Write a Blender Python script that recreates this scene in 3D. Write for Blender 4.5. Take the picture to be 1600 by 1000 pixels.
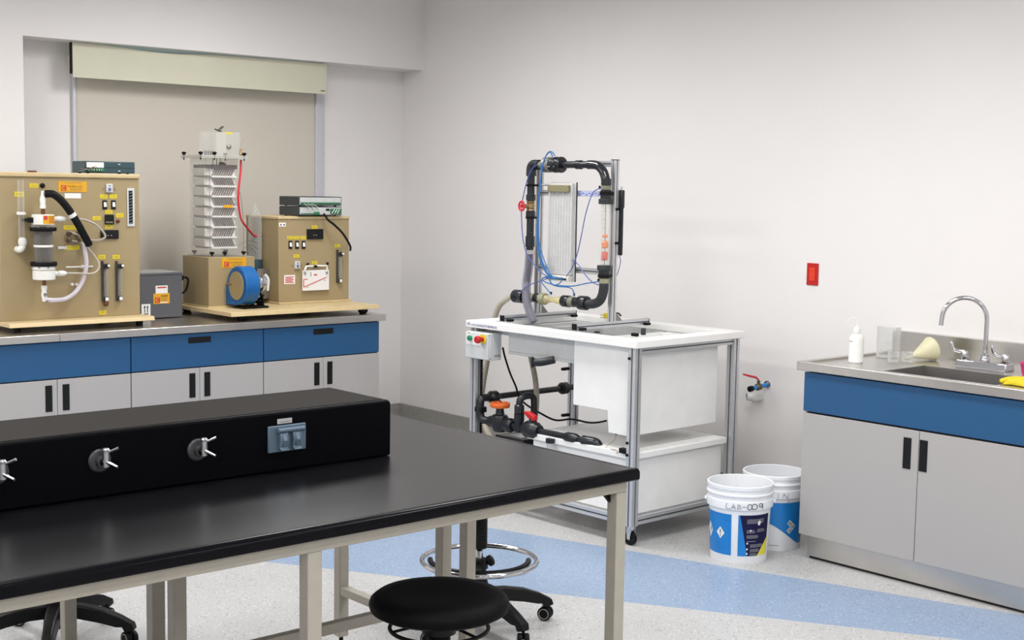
import bpy, bmesh, math, random
from mathutils import Vector, Matrix
random.seed(7)
scene = bpy.context.scene
for o in list(bpy.data.objects): bpy.data.objects.remove(o, do_unlink=True)
COL = scene.collection
PI = math.pi

# ------------------------------------------------------------------ camera
FPX = 2124.08
YAW, PITCH, ROLL = math.radians(41.5065), math.radians(5.5753), math.radians(.93376)
CAM = Vector((0, 0, 1.70))
FW = Vector((math.sin(YAW)*math.cos(PITCH), math.cos(YAW)*math.cos(PITCH), -math.sin(PITCH)))
_r0 = Vector((math.cos(YAW), -math.sin(YAW), 0)); _u0 = _r0.cross(FW)
RT = _r0*math.cos(ROLL) + _u0*math.sin(ROLL)
UP = -_r0*math.sin(ROLL) + _u0*math.cos(ROLL)
cd = bpy.data.cameras.new('camera'); cam = bpy.data.objects.new('camera', cd); COL.objects.link(cam)
m = Matrix((RT, UP, -FW)).transposed().to_4x4(); m.translation = CAM
cam.matrix_world = m
cd.sensor_fit = 'HORIZONTAL'; cd.sensor_width = 36.0; cd.lens = FPX/1600*36
cd.clip_start = .05; cd.clip_end = 60
scene.camera = cam

# ------------------------------------------------------------------ world, lights, exposure
w = bpy.data.worlds.new('world'); scene.world = w; w.use_nodes = True
w.node_tree.nodes['Background'].inputs[0].default_value = (.8, .86, 1, 1)
w.node_tree.nodes['Background'].inputs[1].default_value = .3
scene.view_settings.view_transform = 'Standard'; scene.view_settings.look = 'None'
scene.view_settings.gamma = 1; scene.view_settings.use_curve_mapping = False
scene.view_settings.exposure = -0.32
CEIL = 3.05
def ceiling_lamp(x, y, e, sx=.58, sy=1.18):
    l = bpy.data.lights.new('ceiling_troffer_light', 'AREA'); l.shape = 'RECTANGLE'; l.size = sx; l.size_y = sy
    l.energy = e; l.color = (1, .985, .975); l.spread = math.radians(170)
    o = bpy.data.objects.new('ceiling_troffer_light', l); COL.objects.link(o); o.location = (x, y, CEIL-.012)
for X in (-1.2, 1.4, 4.0):
    for Y in (-1.6, .9, 3.4, 5.9):
        ceiling_lamp(X, Y, 58 if Y > 5 else 46)

# ------------------------------------------------------------------ pixel -> place helpers (photo frame 1600x1000)
class Frame:
    """A thing's own axes: origin and turn about z; on() finds the place on one of its planes."""
    def __init__(s, loc=(0, 0, 0), rz=0):
        s.loc = Vector(loc); s.rz = rz
        s.inv = Matrix.Rotation(-rz, 3, 'Z')
    def on(s, px, py, axis, val):
        d = s.inv @ (FW + RT*((px-800)/FPX) - UP*((py-500)/FPX))
        c = s.inv @ (CAM - s.loc)
        return c + d*((val-c[axis])/d[axis])
W0 = Frame()

# ------------------------------------------------------------------ mesh builder
class MB:
    def __init__(s): s.v = []; s.f = []
    def add(s, vs, fs):
        n = len(s.v); s.v += [tuple(q) for q in vs]; s.f += [tuple(i+n for i in q) for q in fs]; return s
    def box(s, x0, x1, y0, y1, z0, z1):
        if x0 > x1: x0, x1 = x1, x0
        if y0 > y1: y0, y1 = y1, y0
        if z0 > z1: z0, z1 = z1, z0
        return s.add([(x0,y0,z0),(x1,y0,z0),(x1,y1,z0),(x0,y1,z0),(x0,y0,z1),(x1,y0,z1),(x1,y1,z1),(x0,y1,z1)],
                     [(0,3,2,1),(4,5,6,7),(0,1,5,4),(1,2,6,5),(2,3,7,6),(3,0,4,7)])
    def prism(s, pts, axis, a0, a1):
        n = len(pts)
        def P(p, a):
            if axis == 0: return (a, p[0], p[1])
            if axis == 1: return (p[0], a, p[1])
            return (p[0], p[1], a)
        return s.add([P(p, a0) for p in pts]+[P(p, a1) for p in pts],
                     [tuple(range(n-1, -1, -1)), tuple(range(n, 2*n))]+[(i, (i+1) % n, n+(i+1) % n, n+i) for i in range(n)])
    def tube(s, pts, r, n=10, caps=True, r_end=None):
        pts = [Vector(p) for p in pts]; k = len(pts)
        rs = r if isinstance(r, (list, tuple)) else [r]*k
        t0 = (pts[1]-pts[0]).normalized()
        a = Vector((0, 0, 1)) if abs(t0.z) < .9 else Vector((1, 0, 0))
        nx = t0.cross(a).normalized(); vs = []
        for i, p in enumerate(pts):
            t = ((pts[min(i+1, k-1)]-p).normalized()+(p-pts[max(i-1, 0)]).normalized())
            t = t.normalized() if t.length > 1e-6 else t0
            nx = (nx-t*nx.dot(t)).normalized(); ny = t.cross(nx)
            for j in range(n):
                q = 2*PI*j/n
                vs.append(p+(nx*math.cos(q)+ny*math.sin(q))*rs[i])
        fs = [(i*n+j, i*n+(j+1) % n, (i+1)*n+(j+1) % n, (i+1)*n+j) for i in range(k-1) for j in range(n)]
        if caps: fs += [tuple(range(n-1, -1, -1)), tuple((k-1)*n+j for j in range(n))]
        return s.add(vs, fs)
    def cyl(s, p0, p1, r, r1=None, n=16):
        return s.tube([p0, p1], [r, r if r1 is None else r1], n)
    def lathe(s, prof, c=(0, 0, 0), axis=(0, 0, 1), n=24, close=False):
        """prof: (radius, height) pairs along axis from c"""
        ax = Vector(axis).normalized(); a = Vector((1, 0, 0)) if abs(ax.x) < .9 else Vector((0, 1, 0))
        nx = (a-ax*a.dot(ax)).normalized(); ny = ax.cross(nx); c = Vector(c); k = len(prof)
        vs = [c+ax*h+(nx*math.cos(2*PI*j/n)+ny*math.sin(2*PI*j/n))*max(r, 1e-5) for r, h in prof for j in range(n)]
        fs = [(i*n+j, i*n+(j+1) % n, (i+1)*n+(j+1) % n, (i+1)*n+j) for i in range(k-1) for j in range(n)]
        if close: fs += [((k-1)*n+j, (k-1)*n+(j+1) % n, (j+1) % n, j) for j in range(n)]
        else:
            if prof[0][0] > 1e-4: fs.append(tuple(range(n-1, -1, -1)))
            if prof[-1][0] > 1e-4: fs.append(tuple((k-1)*n+j for j in range(n)))
        return s.add(vs, fs)
    def torus(s, c, R, r, axis=(0, 0, 1), n=40, m=10):
        ax = Vector(axis).normalized()
        prof = [(R+r*math.cos(2*PI*i/m), r*math.sin(2*PI*i/m)) for i in range(m)]
        return s.lathe(prof, c, ax, n, close=True)
    def obj(s, name, mat, parent=None, bevel=0, seg=2, label=None, smooth=True):
        me = bpy.data.meshes.new(name); me.from_pydata(s.v, [], s.f)
        bm = bmesh.new(); bm.from_mesh(me); bmesh.ops.recalc_face_normals(bm, faces=bm.faces); bm.to_mesh(me); bm.free()
        me.materials.append(mat)
        if smooth:
            me.shade_smooth(); me.set_sharp_from_angle(angle=math.radians(38))
        o = bpy.data.objects.new(name, me); COL.objects.link(o)
        if parent: o.parent = parent
        if label: o['label'] = label
        if bevel:
            b = o.modifiers.new('bevel', 'BEVEL'); b.width = bevel; b.segments = seg; b.limit_method = 'ANGLE'; b.angle_limit = math.radians(40)
            b.harden_normals = False
        return o

def sm(pts, k=8):
    """Catmull-Rom through the points"""
    P = [Vector(p) for p in pts]; P = [P[0]*2-P[1]]+P+[P[-1]*2-P[-2]]; out = []
    for i in range(1, len(P)-2):
        for j in range(k):
            t = j/k; a, b, c, d = P[i-1:i+3]
            out.append(.5*((2*b)+(c-a)*t+(2*a-5*b+4*c-d)*t*t+(3*b-a-3*c+d)*t**3))
    out.append(P[-2]); return out

def tag(o, label, cat, group=None):
    o['label'] = label; o['category'] = cat
    if group: o['group'] = group
    return o
def thing(name, label, cat, loc=(0, 0, 0), rz=0, group=None):
    o = bpy.data.objects.new(name, None); COL.objects.link(o); o.empty_display_size = .1
    o.location = loc; o.rotation_euler = (0, 0, rz)
    return tag(o, label, cat, group)
def struct(o): o['kind'] = 'structure'; return o

def text(name, body, size, mat, parent, loc, rot=(PI/2, 0, 0), align='LEFT', extrude=.0002, fit=None):
    cu = bpy.data.curves.new(name, 'FONT'); cu.body = body; cu.size = size; cu.extrude = extrude
    cu.align_x = align; cu.align_y = 'CENTER'; cu.resolution_u = 3
    t = bpy.data.objects.new(name, cu); COL.objects.link(t)
    dg = bpy.context.evaluated_depsgraph_get(); dg.update()
    me = bpy.data.meshes.new_from_object(t.evaluated_get(dg)); bpy.data.objects.remove(t, do_unlink=True)
    if fit:
        xs = [v.co.x for v in me.vertices]; k = fit/(max(xs)-min(xs))
        for v in me.vertices: v.co.x *= k
    me.materials.clear(); me.materials.append(mat)
    o = bpy.data.objects.new(name, me); COL.objects.link(o); o.location = loc; o.rotation_euler = rot
    if parent: o.parent = parent
    return o
ROT_Y = (PI/2, 0, 0)            # readable looking along +y
ROT_X = (PI/2, 0, -PI/2)        # readable looking along +x

# ------------------------------------------------------------------ materials
MT = {}
def mat(name, col, rough=.5, metal=0, var=.05, scale=30, bump=0, bscale=200, coat=0, spec=.5, stretch=None, emit=None, estr=0):
    m = bpy.data.materials.new(name); m.use_nodes = True; nt = m.node_tree; N = nt.nodes; L = nt.links
    b = N['Principled BSDF']; tc = N.new('ShaderNodeTexCoord'); src = tc.outputs['Object']
    if stretch:
        mp = N.new('ShaderNodeMapping'); mp.inputs['Scale'].default_value = stretch; L.new(src, mp.inputs[0]); src = mp.outputs[0]
    nz = N.new('ShaderNodeTexNoise'); nz.inputs['Scale'].default_value = scale; nz.inputs['Detail'].default_value = 4; L.new(src, nz.inputs['Vector'])
    rp = N.new('ShaderNodeValToRGB'); rp.color_ramp.elements[0].position = .3; rp.color_ramp.elements[1].position = .7
    rp.color_ramp.elements[0].color = (*[c*(1-var) for c in col], 1); rp.color_ramp.elements[1].color = (*[min(1, c*(1+var)) for c in col], 1)
    L.new(nz.outputs['Fac'], rp.inputs[0]); L.new(rp.outputs[0], b.inputs['Base Color'])
    b.inputs['Roughness'].default_value = rough; b.inputs['Metallic'].default_value = metal
    b.inputs['Coat Weight'].default_value = coat; b.inputs['Specular IOR Level'].default_value = spec
    if bump:
        n2 = N.new('ShaderNodeTexNoise'); n2.inputs['Scale'].default_value = bscale; n2.inputs['Detail'].default_value = 3; L.new(src, n2.inputs['Vector'])
        bp = N.new('ShaderNodeBump'); bp.inputs['Strength'].default_value = bump; bp.inputs['Distance'].default_value = .002
        L.new(n2.outputs['Fac'], bp.inputs['Height']); L.new(bp.outputs[0], b.inputs['Normal'])
    if emit:
        b.inputs['Emission Color'].default_value = (*emit, 1); b.inputs['Emission Strength'].default_value = estr
    MT[name] = m; return m
def srgb(r, g, b): return tuple(((c/255)/12.92 if c/255 <= .04045 else ((c/255+.055)/1.055)**2.4) for c in (r, g, b))
def clear(name, tint=(1, 1, 1), gloss=.10, edge=.5, rough=.03):
    m = bpy.data.materials.new(name); m.use_nodes = True; nt = m.node_tree; N = nt.nodes; L = nt.links
    N.remove(N['Principled BSDF']); out = N['Material Output']
    tr = N.new('ShaderNodeBsdfTransparent'); nz = N.new('ShaderNodeTexNoise'); nz.inputs['Scale'].default_value = 12
    rp = N.new('ShaderNodeValToRGB'); rp.color_ramp.elements[0].color = (*[c*.97 for c in tint], 1); rp.color_ramp.elements[1].color = (*tint, 1)
    L.new(nz.outputs['Fac'], rp.inputs[0]); L.new(rp.outputs[0], tr.inputs[0])
    gl = N.new('ShaderNodeBsdfPrincipled'); gl.inputs['Base Color'].default_value = (*[c*.9 for c in tint], 1); gl.inputs['Roughness'].default_value = rough
    lw = N.new('ShaderNodeLayerWeight'); lw.inputs['Blend'].default_value = .25
    mr = N.new('ShaderNodeMapRange'); mr.inputs['To Min'].default_value = gloss; mr.inputs['To Max'].default_value = edge
    L.new(lw.outputs['Facing'], mr.inputs['Value'])
    mx = N.new('ShaderNodeMixShader'); L.new(mr.outputs[0], mx.inputs[0]); L.new(tr.outputs[0], mx.inputs[1]); L.new(gl.outputs[0], mx.inputs[2])
    L.new(mx.outputs[0], out.inputs['Surface']); MT[name] = m; return m
def speckle(name, base, dark, light, rough=.35, scale=260, spec=.5, amt=.30):
    m = bpy.data.materials.new(name); m.use_nodes = True; nt = m.node_tree; N = nt.nodes; L = nt.links
    b = N['Principled BSDF']; tc = N.new('ShaderNodeTexCoord')
    nz = N.new('ShaderNodeTexNoise'); nz.inputs['Scale'].default_value = 1.3; nz.inputs['Detail'].default_value = 5; L.new(tc.outputs['Object'], nz.inputs['Vector'])
    r0 = N.new('ShaderNodeValToRGB'); r0.color_ramp.elements[0].color = (*[c*.94 for c in base], 1); r0.color_ramp.elements[1].color = (*[min(1, c*1.05) for c in base], 1)
    L.new(nz.outputs['Fac'], r0.inputs[0]); cur = r0.outputs[0]
    for sc, col, th in ((scale*.35, dark, .20*amt/.3), (scale*.6, dark, .16*amt/.3), (scale*.45, light, .24*amt/.3)):
        vo = N.new('ShaderNodeTexVoronoi'); vo.inputs['Scale'].default_value = sc; L.new(tc.outputs['Object'], vo.inputs['Vector'])
        wn = N.new('ShaderNodeMath'); wn.operation = 'LESS_THAN'; wn.inputs[1].default_value = th; L.new(vo.outputs['Distance'], wn.inputs[0])
        sp = N.new('ShaderNodeSeparateColor'); L.new(vo.outputs['Color'], sp.inputs[0])
        pick = N.new('ShaderNodeMath'); pick.operation = 'GREATER_THAN'; pick.inputs[1].default_value = .45; L.new(sp.outputs[0], pick.inputs[0])
        fac = N.new('ShaderNodeMath'); fac.operation = 'MULTIPLY'; L.new(wn.outputs[0], fac.inputs[0]); L.new(pick.outputs[0], fac.inputs[1])
        f2 = N.new('ShaderNodeMath'); f2.operation = 'MULTIPLY'; f2.inputs[1].default_value = .75; L.new(fac.outputs[0], f2.inputs[0])
        mx = N.new('ShaderNodeMix'); mx.data_type = 'RGBA'; L.new(f2.outputs[0], mx.inputs['Factor']); L.new(cur, mx.inputs['A']); mx.inputs['B'].default_value = (*col, 1)
        cur = mx.outputs['Result']
    L.new(cur, b.inputs['Base Color']); b.inputs['Roughness'].default_value = rough; b.inputs['Specular IOR Level'].default_value = spec
    MT[name] = m; return m

mat('wall_paint', (.815, .795, .788), .75, var=.012, scale=2, bump=.12, bscale=260)
mat('ceiling_paint', (.82, .82, .81), .9, var=.02)
speckle('floor_vinyl', (.46, .462, .46), (.10, .10, .11), (.74, .74, .73), scale=150)
speckle('blue_vinyl', (.25, .335, .47), (.08, .12, .22), (.50, .57, .68), scale=150)
speckle('baseboard_vinyl', (.33, .32, .29), (.09, .09, .08), (.45, .45, .42), rough=.5, scale=300, amt=.4)
mat('valance_cream', (.64, .63, .50), .75, var=.03, scale=4)
mat('blind_fabric', (.62, .58, .51), .9, var=.03, scale=300, bump=.2, bscale=900)
mat('channel_aluminium', (.60, .60, .66), .45, metal=.25, var=.03)
mat('window_daylight', (.5, .6, .6), .2, emit=(.62, .9, .92), estr=.55)
mat('steel', (.56, .54, .515), .30, metal=1, var=.10, scale=3, stretch=(1, 1, 1), bump=.05, bscale=60)
mat('steel_bowl', (.42, .41, .40), .35, metal=1, var=.08, scale=6)
mat('chrome', (.52, .52, .55), .06, metal=1, var=.01)
mat('zinc', (.60, .61, .63), .3, metal=1, var=.05)
mat('blue_laminate', (.0085, .076, .195), .45, var=.07, scale=350, bump=.03, bscale=500)
mat('grey_laminate', (.385, .37, .365), .5, var=.03, scale=300)
mat('cabinet_carcass', (.30, .30, .30), .6)
mat('pull_black', (0.0030, 0.0030, 0.0040), .45, spec=.3)
mat('seam_black', (.01, .01, .012), .8)
mat('bench_black', (.004, .004, .005), .26, var=.1, scale=60, bump=.02, bscale=600, spec=.40)
mat('edge_black', (.002, .002, .0035), .2, var=.1, spec=.10)
mat('spine_shaded', (.0016, .0016, .0028), .4, var=.1, scale=60, spec=.05)  # dim room the front faces is put into this darker colour
mat('spine_top', (.016, .014, .0125), .75, var=.1, scale=60, spec=.10)
mat('leg_paint', (.36, .335, .285), .45, var=.03, bump=.03)
mat('rubber_black', (0.0040, 0.0040, 0.0045), .55, var=.1, spec=.18)
mat('seat_black', (.0025, .0025, .0032), .55, var=.1, bump=.08, bscale=400, spec=.07)
mat('plastic_black', (0.0045, 0.0045, 0.0055), .38, var=.1, spec=.18)
mat('castor_ring', (.30, .30, .31), .5)
mat('valve_grey', (.055, .055, .06), .4, metal=.3)
mat('outlet_blue', (.095, .145, .20), .45, metal=.2, var=.05)
mat('nameplate_grey', (.42, .42, .42), .4)
mat('rig_white', (.84, .835, .82), .45, var=.015, scale=8)
mat('tank_white', (.80, .80, .785), .5, var=.03, scale=10, bump=.05, bscale=40)
mat('tray_shaded', (.50, .51, .51), .5, var=.03)  # grey puts the shade under the tabletop into the tray's colour
mat('extrusion', (.60, .61, .63), .36, metal=.7, var=.03)
mat('slot_shade', (.10, .105, .12), .5, metal=.4)  # shade colour for the grooves of the aluminium bars
mat('pvc_dark', (.010, .0125, .017), .25, var=.15, scale=15)
mat('pvc_black', (.004, .006, .009), .35, var=.15)
mat('handwheel_orange', (.62, .115, .008), .4, var=.05)
mat('red_plastic', (.50, .008, .010), .4, var=.04)
mat('red_paint', (.55, .012, .03), .35)
mat('pink_plastic', (.75, .02, .20), .4)
mat('brass', (.36, .25, .12), .35, metal=.7, var=.15)
mat('control_grey', (.56, .58, .58), .45, var=.02)
mat('control_white', (.72, .73, .73), .4)
mat('button_green', (.01, .22, .09), .35)
mat('yellow_plastic', (.75, .58, .02), .5, var=.08)
mat('hose_beige', (.38, .345, .27), .4, var=.06)
clear('hose_clear', (.66, .66, .72), .14, .5)
clear('acrylic', (.985, .985, .975), .06, .5)
clear('acrylic_bare', (.985, .985, .98), .035, .30)
clear('acrylic_olive', (.62, .62, .46), .35, .7)
clear('acrylic_yellow', (.92, .86, .58), .35, .7)
clear('glass', (.955, .96, .955), .09, .85)
clear('water', (.90, .93, .93), .10, .4)
clear('silicone_lilac', (.86, .82, .90), .55, .85)
mat('tube_blue', (.018, .13, .36), .35, var=.05)
mat('tube_blue_pale', (.07, .10, .34), .35, var=.05)
mat('board_beige', (.325, .25, .13), .5, var=.045, scale=380, bump=.03, bscale=700)
mat('board_edge', (.55, .43, .235), .45, var=.05, scale=20)
mat('device_grey', (.085, .088, .10), .42, var=.08, scale=200)
mat('device_lid', (.30, .305, .29), .45)
mat('label_white', (.76, .75, .74), .5, var=.02)
mat('label_orange', (.66, .33, .008), .45, var=.05)
mat('label_yellow', (.66, .52, .01), .5, var=.08, scale=60)
mat('print_dark', (.12, .07, .02), .6)
mat('print_grey', (.30, .30, .31), .6)
mat('print_red', (.50, .03, .03), .55)
mat('print_black', (.015, .015, .018), .6)
mat('print_blue', (.10, .13, .32), .6)
mat('logger_teal', (.024, .06, .075), .4, var=.08)
mat('logger_charcoal', (.028, .035, .04), .4, var=.08)
mat('logger_face', (.50, .51, .50), .5)
mat('terminal_green', (.008, .13, .05), .4, var=.2, scale=80)
mat('blower_blue', (.003, .10, .32), .38, var=.06)
mat('white_plastic', (.80, .80, .78), .38, var=.015)
mat('nylon_white', (.74, .73, .69), .4, var=.04, scale=50)
mat('slat_white', (.80, .78, .75), .55)
mat('dark_brown', (.05, .025, .02), .5)
mat('bolt_grey', (.25, .25, .24), .4, metal=.6)
mat('copper_brown', (.16, .06, .03), .4, metal=.5)
mat('led_red', (.12, .008, .008), .3)
mat('braid', (.42, .38, .31), .5, var=.15, scale=400)
mat('grid_white', (.60, .60, .59), .45)
mat('grid_line', (.25, .25, .26), .5)
mat('olive_block', (.22, .20, .11), .35, var=.3, scale=120)
mat('bucket_white', (.80, .82, .85), .42, var=.02, scale=6)
mat('bucket_blue', (.006, .19, .55), .4, var=.05, scale=12)
mat('bucket_deep_blue', (.01, .14, .50), .4, var=.05, scale=12)
mat('bucket_navy', (.005, .005, .045), .5, var=.05, spec=.25)
mat('bucket_yellow', (.70, .66, .06), .4)
mat('bucket_cream', (.56, .56, .50), .45)
mat('marker', (.10, .09, .16), .6)
mat('marker_black', (.02, .018, .035), .6)
mat('outlet_red', (.50, .012, .008), .4)
mat('outlet_red_light', (.75, .05, .015), .4)
mat('funnel_cream', (.66, .63, .42), .45, var=.02)
mat('cloth_yellow', (.68, .53, .01), .7, var=.06, scale=40, bump=.3, bscale=200)
mat('pipe_blue', (.01, .22, .58), .4)
mat('valve_bronze', (.14, .10, .07), .4, metal=.6)
mat('pvc_white', (.74, .74, .72), .4)
mat('pvc_gloss', (.008, .011, .017), .13, var=.1, coat=.4)
mat('pvc_soft', (.020, .022, .027), .5, var=.25, scale=60)
mat('tape_lilac', (.42, .45, .66), .4, var=.15, scale=60)
mat('float_orange', (.85, .26, .08), .45)
mat('float_red', (.70, .09, .05), .45)
mat('tube_grey', (.62, .63, .63), .25)
mat('hose_core', (.17, .17, .21), .4, var=.1)
mat('slat_brown', (.17, .115, .095), .6)
mat('side_fill', (.66, .62, .57), .6)
clear('flange_clear', (.80, .80, .76), .42, .8)
clear('smoke', (.62, .60, .57), .14, .45)
mat('meter_grey', (.16, .16, .155), .35)
M = MT
# ================================================================== the room
XW, YW, YP, ZS = 5.90, 7.887, 7.65, 2.505      # right wall, recess back, pier face, soffit height
XP = 3.062                                     # where the recess starts
RX0, RY0 = -3.0, -3.0
def band_top(y): return 4.355-.3284*(y-5.06)
def band_bot(y): return 3.189-.59*(y-5.162)
ytip = .83; tip = band_top(ytip)
fl = MB()
fl.add([(RX0, RY0, 0), (tip, RY0, 0), (tip, ytip, 0), (band_bot(YW), YW, 0), (RX0, YW, 0)], [(0, 1, 2, 3, 4)])
fl.add([(tip, RY0, 0), (XW, RY0, 0), (XW, YW, 0), (band_top(YW), YW, 0), (tip, ytip, 0)], [(0, 1, 2, 3, 4)])
floor = struct(fl.obj('floor', M['floor_vinyl'], smooth=False))
MB().add([(tip, ytip, 0), (band_top(YW), YW, 0), (band_bot(YW), YW, 0)], [(0, 1, 2)]).obj('vinyl_band', M['blue_vinyl'], floor, smooth=False, label='blue speckled vinyl stripe')
struct(MB().box(RX0, XW, RY0, YW, CEIL, CEIL+.05).obj('ceiling', M['ceiling_paint']))
struct(MB().box(XW, XW+.1, RY0, YW+.1, 0, CEIL).obj('wall_right', M['wall_paint']))
struct(MB().box(RX0-.1, RX0, RY0, YW+.1, 0, CEIL).obj('wall_left', M['wall_paint']))
struct(MB().box(RX0, XW, RY0-.1, RY0, 0, CEIL).obj('wall_front', M['wall_paint']))
WX0, WX1, WZ0, WZ1 = 3.45, 5.14, .55, 2.497      # window opening in the recess
b = MB()
b.box(RX0, XP, YP, YW+.1, 0, CEIL)               # pier
b.box(XP, XW, YP, YW+.1, ZS, CEIL)               # beam over the recess
b.box(XP, WX0, YW, YW+.1, 0, ZS); b.box(WX1, XW, YW, YW+.1, 0, ZS); b.box(WX0, WX1, YW, YW+.1, 0, WZ0); b.box(WX0, WX1, YW, YW+.1, WZ1, ZS)
struct(b.obj('wall_back', M['wall_paint'], smooth=False))
win = struct(MB().box(WX0, WX1, YW+.03, YW+.04, WZ0, WZ1).obj('window_1', M['window_daylight']))
b = MB()
for x in (WX0, (WX0+WX1)/2-.02, WX1-.04): b.box(x, x+.04, YW+.005, YW+.03, WZ0, WZ1)
b.obj('window_frame', M['channel_aluminium'], win)
struct(MB().box(XW-.010, XW, 3.80, YW-.010, 0, .122).obj('baseboard_right', M['baseboard_vinyl'], bevel=.004))
struct(MB().box(4.90, XW, YW-.010, YW, 0, .122).obj('baseboard_back', M['baseboard_vinyl'], bevel=.004))

# roller blind with valance box
t = thing('roller_blind', 'cream valance box and beige roller blind over the window', 'blind', (4.3, 7.75, 1.0))
F = Frame((4.3, 7.75, 1.0))
vx0 = F.on(113.5, 95, 1, -.03).x; vx1 = F.on(510, 120, 1, -.03).x
zt, zb = F.on(300, 84.5, 1, -.03).z, F.on(300, 134.5, 1, -.03).z
n = 24; top = []
for i in range(n+1):
    x = vx0+(vx1-vx0)*i/n; u = i/n
    top.append((x, ZS-1.0-.006-.016*max(0, math.sin(PI*min(1, max(0, (u-.1)/.45))))**1.5-.004*math.sin(PI*u)))
zb = F.on(300, 133, 1, -.03).z
MB().prism([(vx0, zb), (vx1, zb)]+top[::-1], 1, -.03, -.022).obj('valance', M['valance_cream'], t)
MB().box(vx0-.008, vx0-.003, -.03, -.005, zb+.02, ZS-1.006).obj('valance_end', M['rubber_black'], t)
MB().box(vx1+.001, vx1+.004, -.02, .09, zb+.02, ZS-1.006).obj('valance_end', M['valance_cream'], t)
MB().box(vx1-.045, vx1-.012, -.0315, -.03, zb+.018, zb+.024).obj('maker_tag', M['print_dark'], t)
cl0, cl1 = F.on(115.5, 250, 1, .105).x, F.on(120.5, 250, 1, .105).x; cr0, cr1, cr2 = F.on(493, 250, 1, .105).x, F.on(502, 250, 1, .105).x, F.on(508, 250, 1, .105).x
MB().cyl((vx0+.03, .08, zb+.10), (vx1-.03, .08, zb+.10), .04).obj('roller', M['blind_fabric'], t)
MB().box(cl1-.004, cr0+.004, .118, .120, -.40, zb+.11).obj('blind_cloth', M['blind_fabric'], t)
MB().box(cl1+.002, cr0-.002, .110, .126, -.43, -.40).obj('hem_bar', M['channel_aluminium'], t)
for x0, x1, y0 in ((cl0, cl1, .105), (cr0, cr1, .100), (cr1+.004, cr2, .112)):
    MB().box(x0, x1, y0, .135, -.45, zb+.04).obj('side_channel', M['channel_aluminium'], t, bevel=.004)

# ================================================================== base cabinets along the window wall
def pull(parent, x0, x1, y, z0, z1, d=(0, -1)):
    """recessed black pull seen on a front; box standing 2 mm proud with a scooped lip"""
    b = MB()
    if d == (0, -1):
        b.box(x0, x1, y-.003, y+.001, z0, z1); o = b.obj('handle', M['pull_black'], parent, bevel=.0012)
    else:
        b.box(y-.003, y+.001, x0, x1, z0, z1); o = b.obj('handle', M['pull_black'], parent, bevel=.0012)
    return o
CF = 6.69
names = ['leftmost grey base cabinet under the window counter, its blue panel without a handle',
         'middle grey base cabinet with blue drawer under the grey power box',
         'rightmost grey base cabinet with blue drawer, nearest the room corner']
for i, (x0, x1) in enumerate(((2.42, 3.228), (3.228, 4.036), (4.036, 4.845))):
    t = thing('base_cabinet', names[i], 'cabinet', (x0, CF, 0), group='base cabinets under the window counter')
    wd = x1-x0; g = .003
    MB().box(.001, wd-.001, .019, .72, .10, .88).obj('body', M['seam_black'], t)
    MB().box(.001, wd-.001, .07, .085, 0, .10).obj('toe_kick', M['cabinet_carcass'], t)
    d = MB().box(g, wd-g, 0, .018, .690, .875).obj('drawer_front' if i else 'front_panel', M['blue_laminate'], t, bevel=.0015)
    if i: pull(d, .335, .473, 0, .823, .855)
    for s in (0, 1):
        dx0, dx1 = (g, wd/2-.0015) if s == 0 else (wd/2+.0015, wd-g)
        dr = MB().box(dx0, dx1, 0, .018, .115, .684).obj('door', M['grey_laminate'], t, bevel=.0015)
        hx = wd/2-.064 if s == 0 else wd/2+.027
        pull(dr, hx, hx+.036, 0, .522, .657)
    # seam strip between units
for x0, x1, lab in ((1.9, 2.833, 'stainless worktop section at the left, joined by a seam under the bench-top panel unit'),
                    (2.834, 4.880, 'long stainless worktop on the blue and grey window cabinets, carrying the grey box')):
    o = MB().box(x0, x1, 6.668, 7.62, .881, .921).obj('worktop', M['steel'], bevel=.003); tag(o, lab, 'worktop', 'stainless worktops')

# ================================================================== island lab bench
TX0, TX1, TY0, TY1, TZ = -.45, 2.838, 2.635, 4.13, .900
t = thing('lab_bench', 'long black-topped island lab bench on beige steel legs', 'bench', (1.2, 3.385, 0))
ox, oy = 1.2, 3.385
r = .014; c = []
for cx, cy, a0 in ((1-r, TZ-r, 0),): pass
prof = []                                             # rounded front edge, swept along x
def rr(x, z, r, a0, a1, n=5): return [(x+r*math.cos(a0+(a1-a0)*i/n), z+r*math.sin(a0+(a1-a0)*i/n)) for i in range(n+1)]
MB().box(TX0-ox, TX1-.022-ox, TY0+.022-oy, TY1-.022-oy, .868, TZ).obj('tabletop', M['bench_black'], t, bevel=.0008)
for nm, y0, s in (('front_edge', TY0, 1), ('rear_edge', TY1, -1)):
    pr_ = [(y0+s*.022-oy, .866), (y0+s*.006-oy, .866), (y0+s*.0015-oy, .869), (y0-oy, .875), (y0-oy, TZ-.014)]+[(y0+s*(.014-.014*math.cos(k*PI/12))-oy, TZ-.014+.0146*math.sin(k*PI/12)) for k in range(1, 7)]+[(y0+s*.0215-oy, TZ+.0004)]
    MB().prism(pr_, 0, TX0-ox, TX1-.004-ox).obj(nm, M['edge_black'], t, bevel=.0015)
x0 = TX1
pr_ = [(x0-.022-ox, .866), (x0-.006-ox, .866), (x0-ox, .874), (x0-ox, TZ-.012)]+[(x0-(.012-.012*math.cos(k*PI/12))-ox, TZ-.012+.0124*math.sin(k*PI/12)) for k in range(1, 7)]+[(x0-.0215-ox, TZ+.0002)]
MB().prism(pr_, 1, TY0+.008-oy, TY1-.008-oy).obj('end_edge', M['edge_black'], t, bevel=.0015)
lw = .040
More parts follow.
